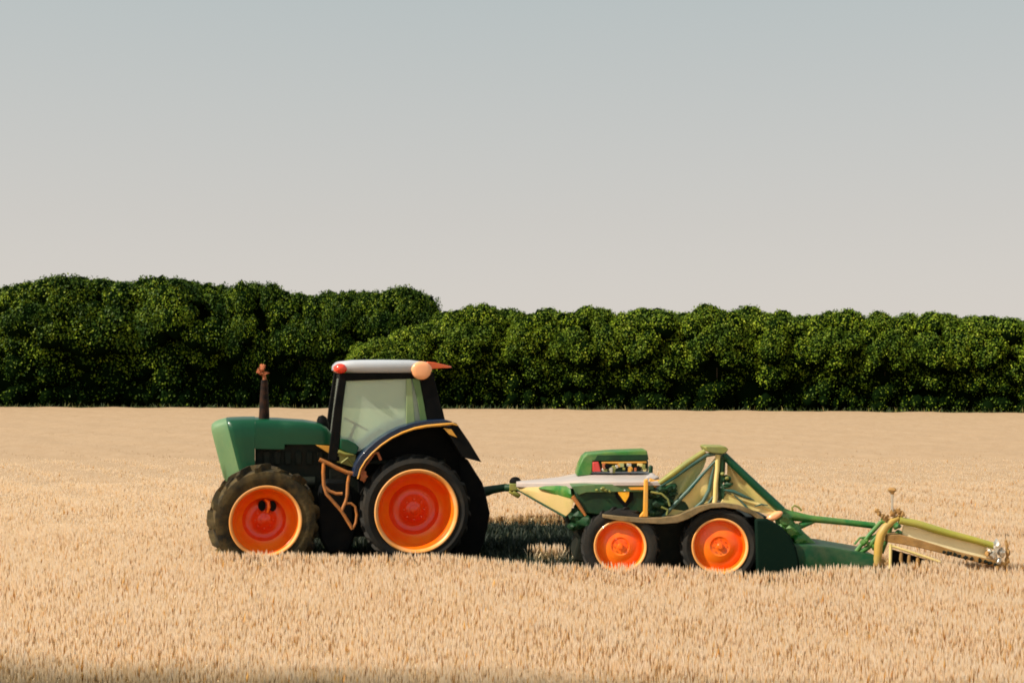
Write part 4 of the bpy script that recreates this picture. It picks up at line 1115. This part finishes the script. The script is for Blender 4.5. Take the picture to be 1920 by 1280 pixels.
for k, (px, py, s_) in enumerate([(1690, 963, 0.04), (1684, 958, 0.035), (1655, 968, 0.03), (1648, 962, 0.03), (1644, 957, 0.028), (1660, 972, 0.04), (1674, 962, 0.045)]):
    b.blob(B.p(px, py, 0.0), (s_, s_, s_ * 1.1), k + 120, 2, 0.5)
btube(b, [(1642, 955), (1655, 968), (1672, 975), (1690, 962)], 0.018, 0.0)
b.build('bracket', M['brown'], bal, smooth=25)
b = MB()
for k, (px, py, s_) in enumerate([(1636, 1062, 0.05), (1622, 1060, 0.03), (1650, 1056, 0.05), (1644, 1060, 0.045)]):
    b.blob(B.p(px, py, 0.0), (s_ * 1.3, s_, s_ * 1.1), k + 120, 2, 0.5)
b.build('hoop_foot', M['brown'], bal, smooth=25)
b = MB(); btube(b, [(1673, 968), (1673, 945), (1673, 925)], [0.024, 0.014, 0.02], 0.0); st = b.build('stem', M['steel'], bal)
b = MB(); p = B.p(1673, 918, 0.0); b.blob(p, (0.062, 0.05, 0.035), 9, 3, 0.15); b.tube([p, p - Vector((0, 0, 0.06))], [0.045, 0.02], 12); b.build('knob', M['brown'], st)
b = MB(); btube(b, [(1686, 975), (1720, 982), (1780, 1000), (1830, 1013), (1864, 1023)], [0.05, 0.056, 0.05, 0.046, 0.046], 0.0, n=14)
b.build('tail_bar', mat('olive_tube_paint', (0.38, 0.36, 0.04), 0.4, var=(0.30, 0.31, 0.05), vscale=3, dust=0.25), bal)
b = MB()
bpr(b, [(1694, 984), (1850, 1024), (1850, 1052), (1770, 1036), (1700, 1012), (1692, 1000)], 0.04, 0.07)
b.build('canvas_panel', M['cream'], bal, bevel=0.008)
b = MB()
rings = []
for (px, y0, y1) in [(1664, 1002, 1016), (1690, 1002, 1020), (1730, 1013, 1028), (1790, 1032, 1043), (1850, 1047, 1058), (1886, 1054, 1064)]:
    a, c = B.p(px, y0, -0.03), B.p(px, y1, -0.03)
    rings.append([a, c, c + Vector((0, 0.35, 0)), a + Vector((0, 0.35, 0))])
b.loft(rings); board = b.build('tail_board', M['brown'], bal, bevel=0.01)
for k in range(10):
    b = MB(); b.blob(B.p(1768 + k * 11 + rr.uniform(-3, 3), 1034 + k * 2.6, -0.03), (0.03, 0.02, rr.uniform(0.015, 0.03)), k, 2, 0.5); b.build('clod', M['engine'], board, smooth=20)
b = MB(); btube(b, [(1668, 1022), (1700, 1032), (1730, 1042), (1763, 1053)], 0.018, -0.04); btube(b, [(1670, 1020), (1669, 1066)], 0.02, -0.04); b.build('tine_rail', M['tan'], bal)
b = MB(); bpr(b, [(1674, 1030), (1762, 1056), (1762, 1066), (1674, 1075)], 0.06, 0.14); b.build('tine_housing', M['black'], bal)
for k, px in enumerate((1690, 1705, 1721, 1736, 1750)):
    b = MB(); y0 = 1029 + (px - 1674) * 0.29
    btube(b, [(px, y0), (px - 1, y0 + 14), (px + 2, y0 + 30)], [0.02, 0.025, 0.012], -0.02, n=8); b.build('tine', M['brown'], bal)
b = MB()
for k, (px, py, s_) in enumerate([(1868, 1022, 0.075), (1878, 1035, 0.06), (1862, 1040, 0.06), (1872, 1052, 0.05), (1855, 1032, 0.03)]):
    b.blob(B.p(px, py, -0.02), (s_ * 0.8, s_, s_), k + 150, 2, 0.35, mi=0)
for k, (px, py, s_) in enumerate([(1888, 1020, 0.03), (1889, 1035, 0.04), (1888, 1050, 0.04), (1851, 1037, 0.035), (1868, 1064, 0.05), (1887, 1062, 0.03)]):
    b.blob(B.p(px, py, 0.0), (s_ * 0.7, s_, s_ * 1.4), k + 170, 2, 0.35, mi=1)
btube(b, [(1886, 1012), (1889, 1040), (1886, 1066)], 0.018, 0.0, mi=1)
b.build('end_bearing', [M['steel'], M['brown']], bal, smooth=25)
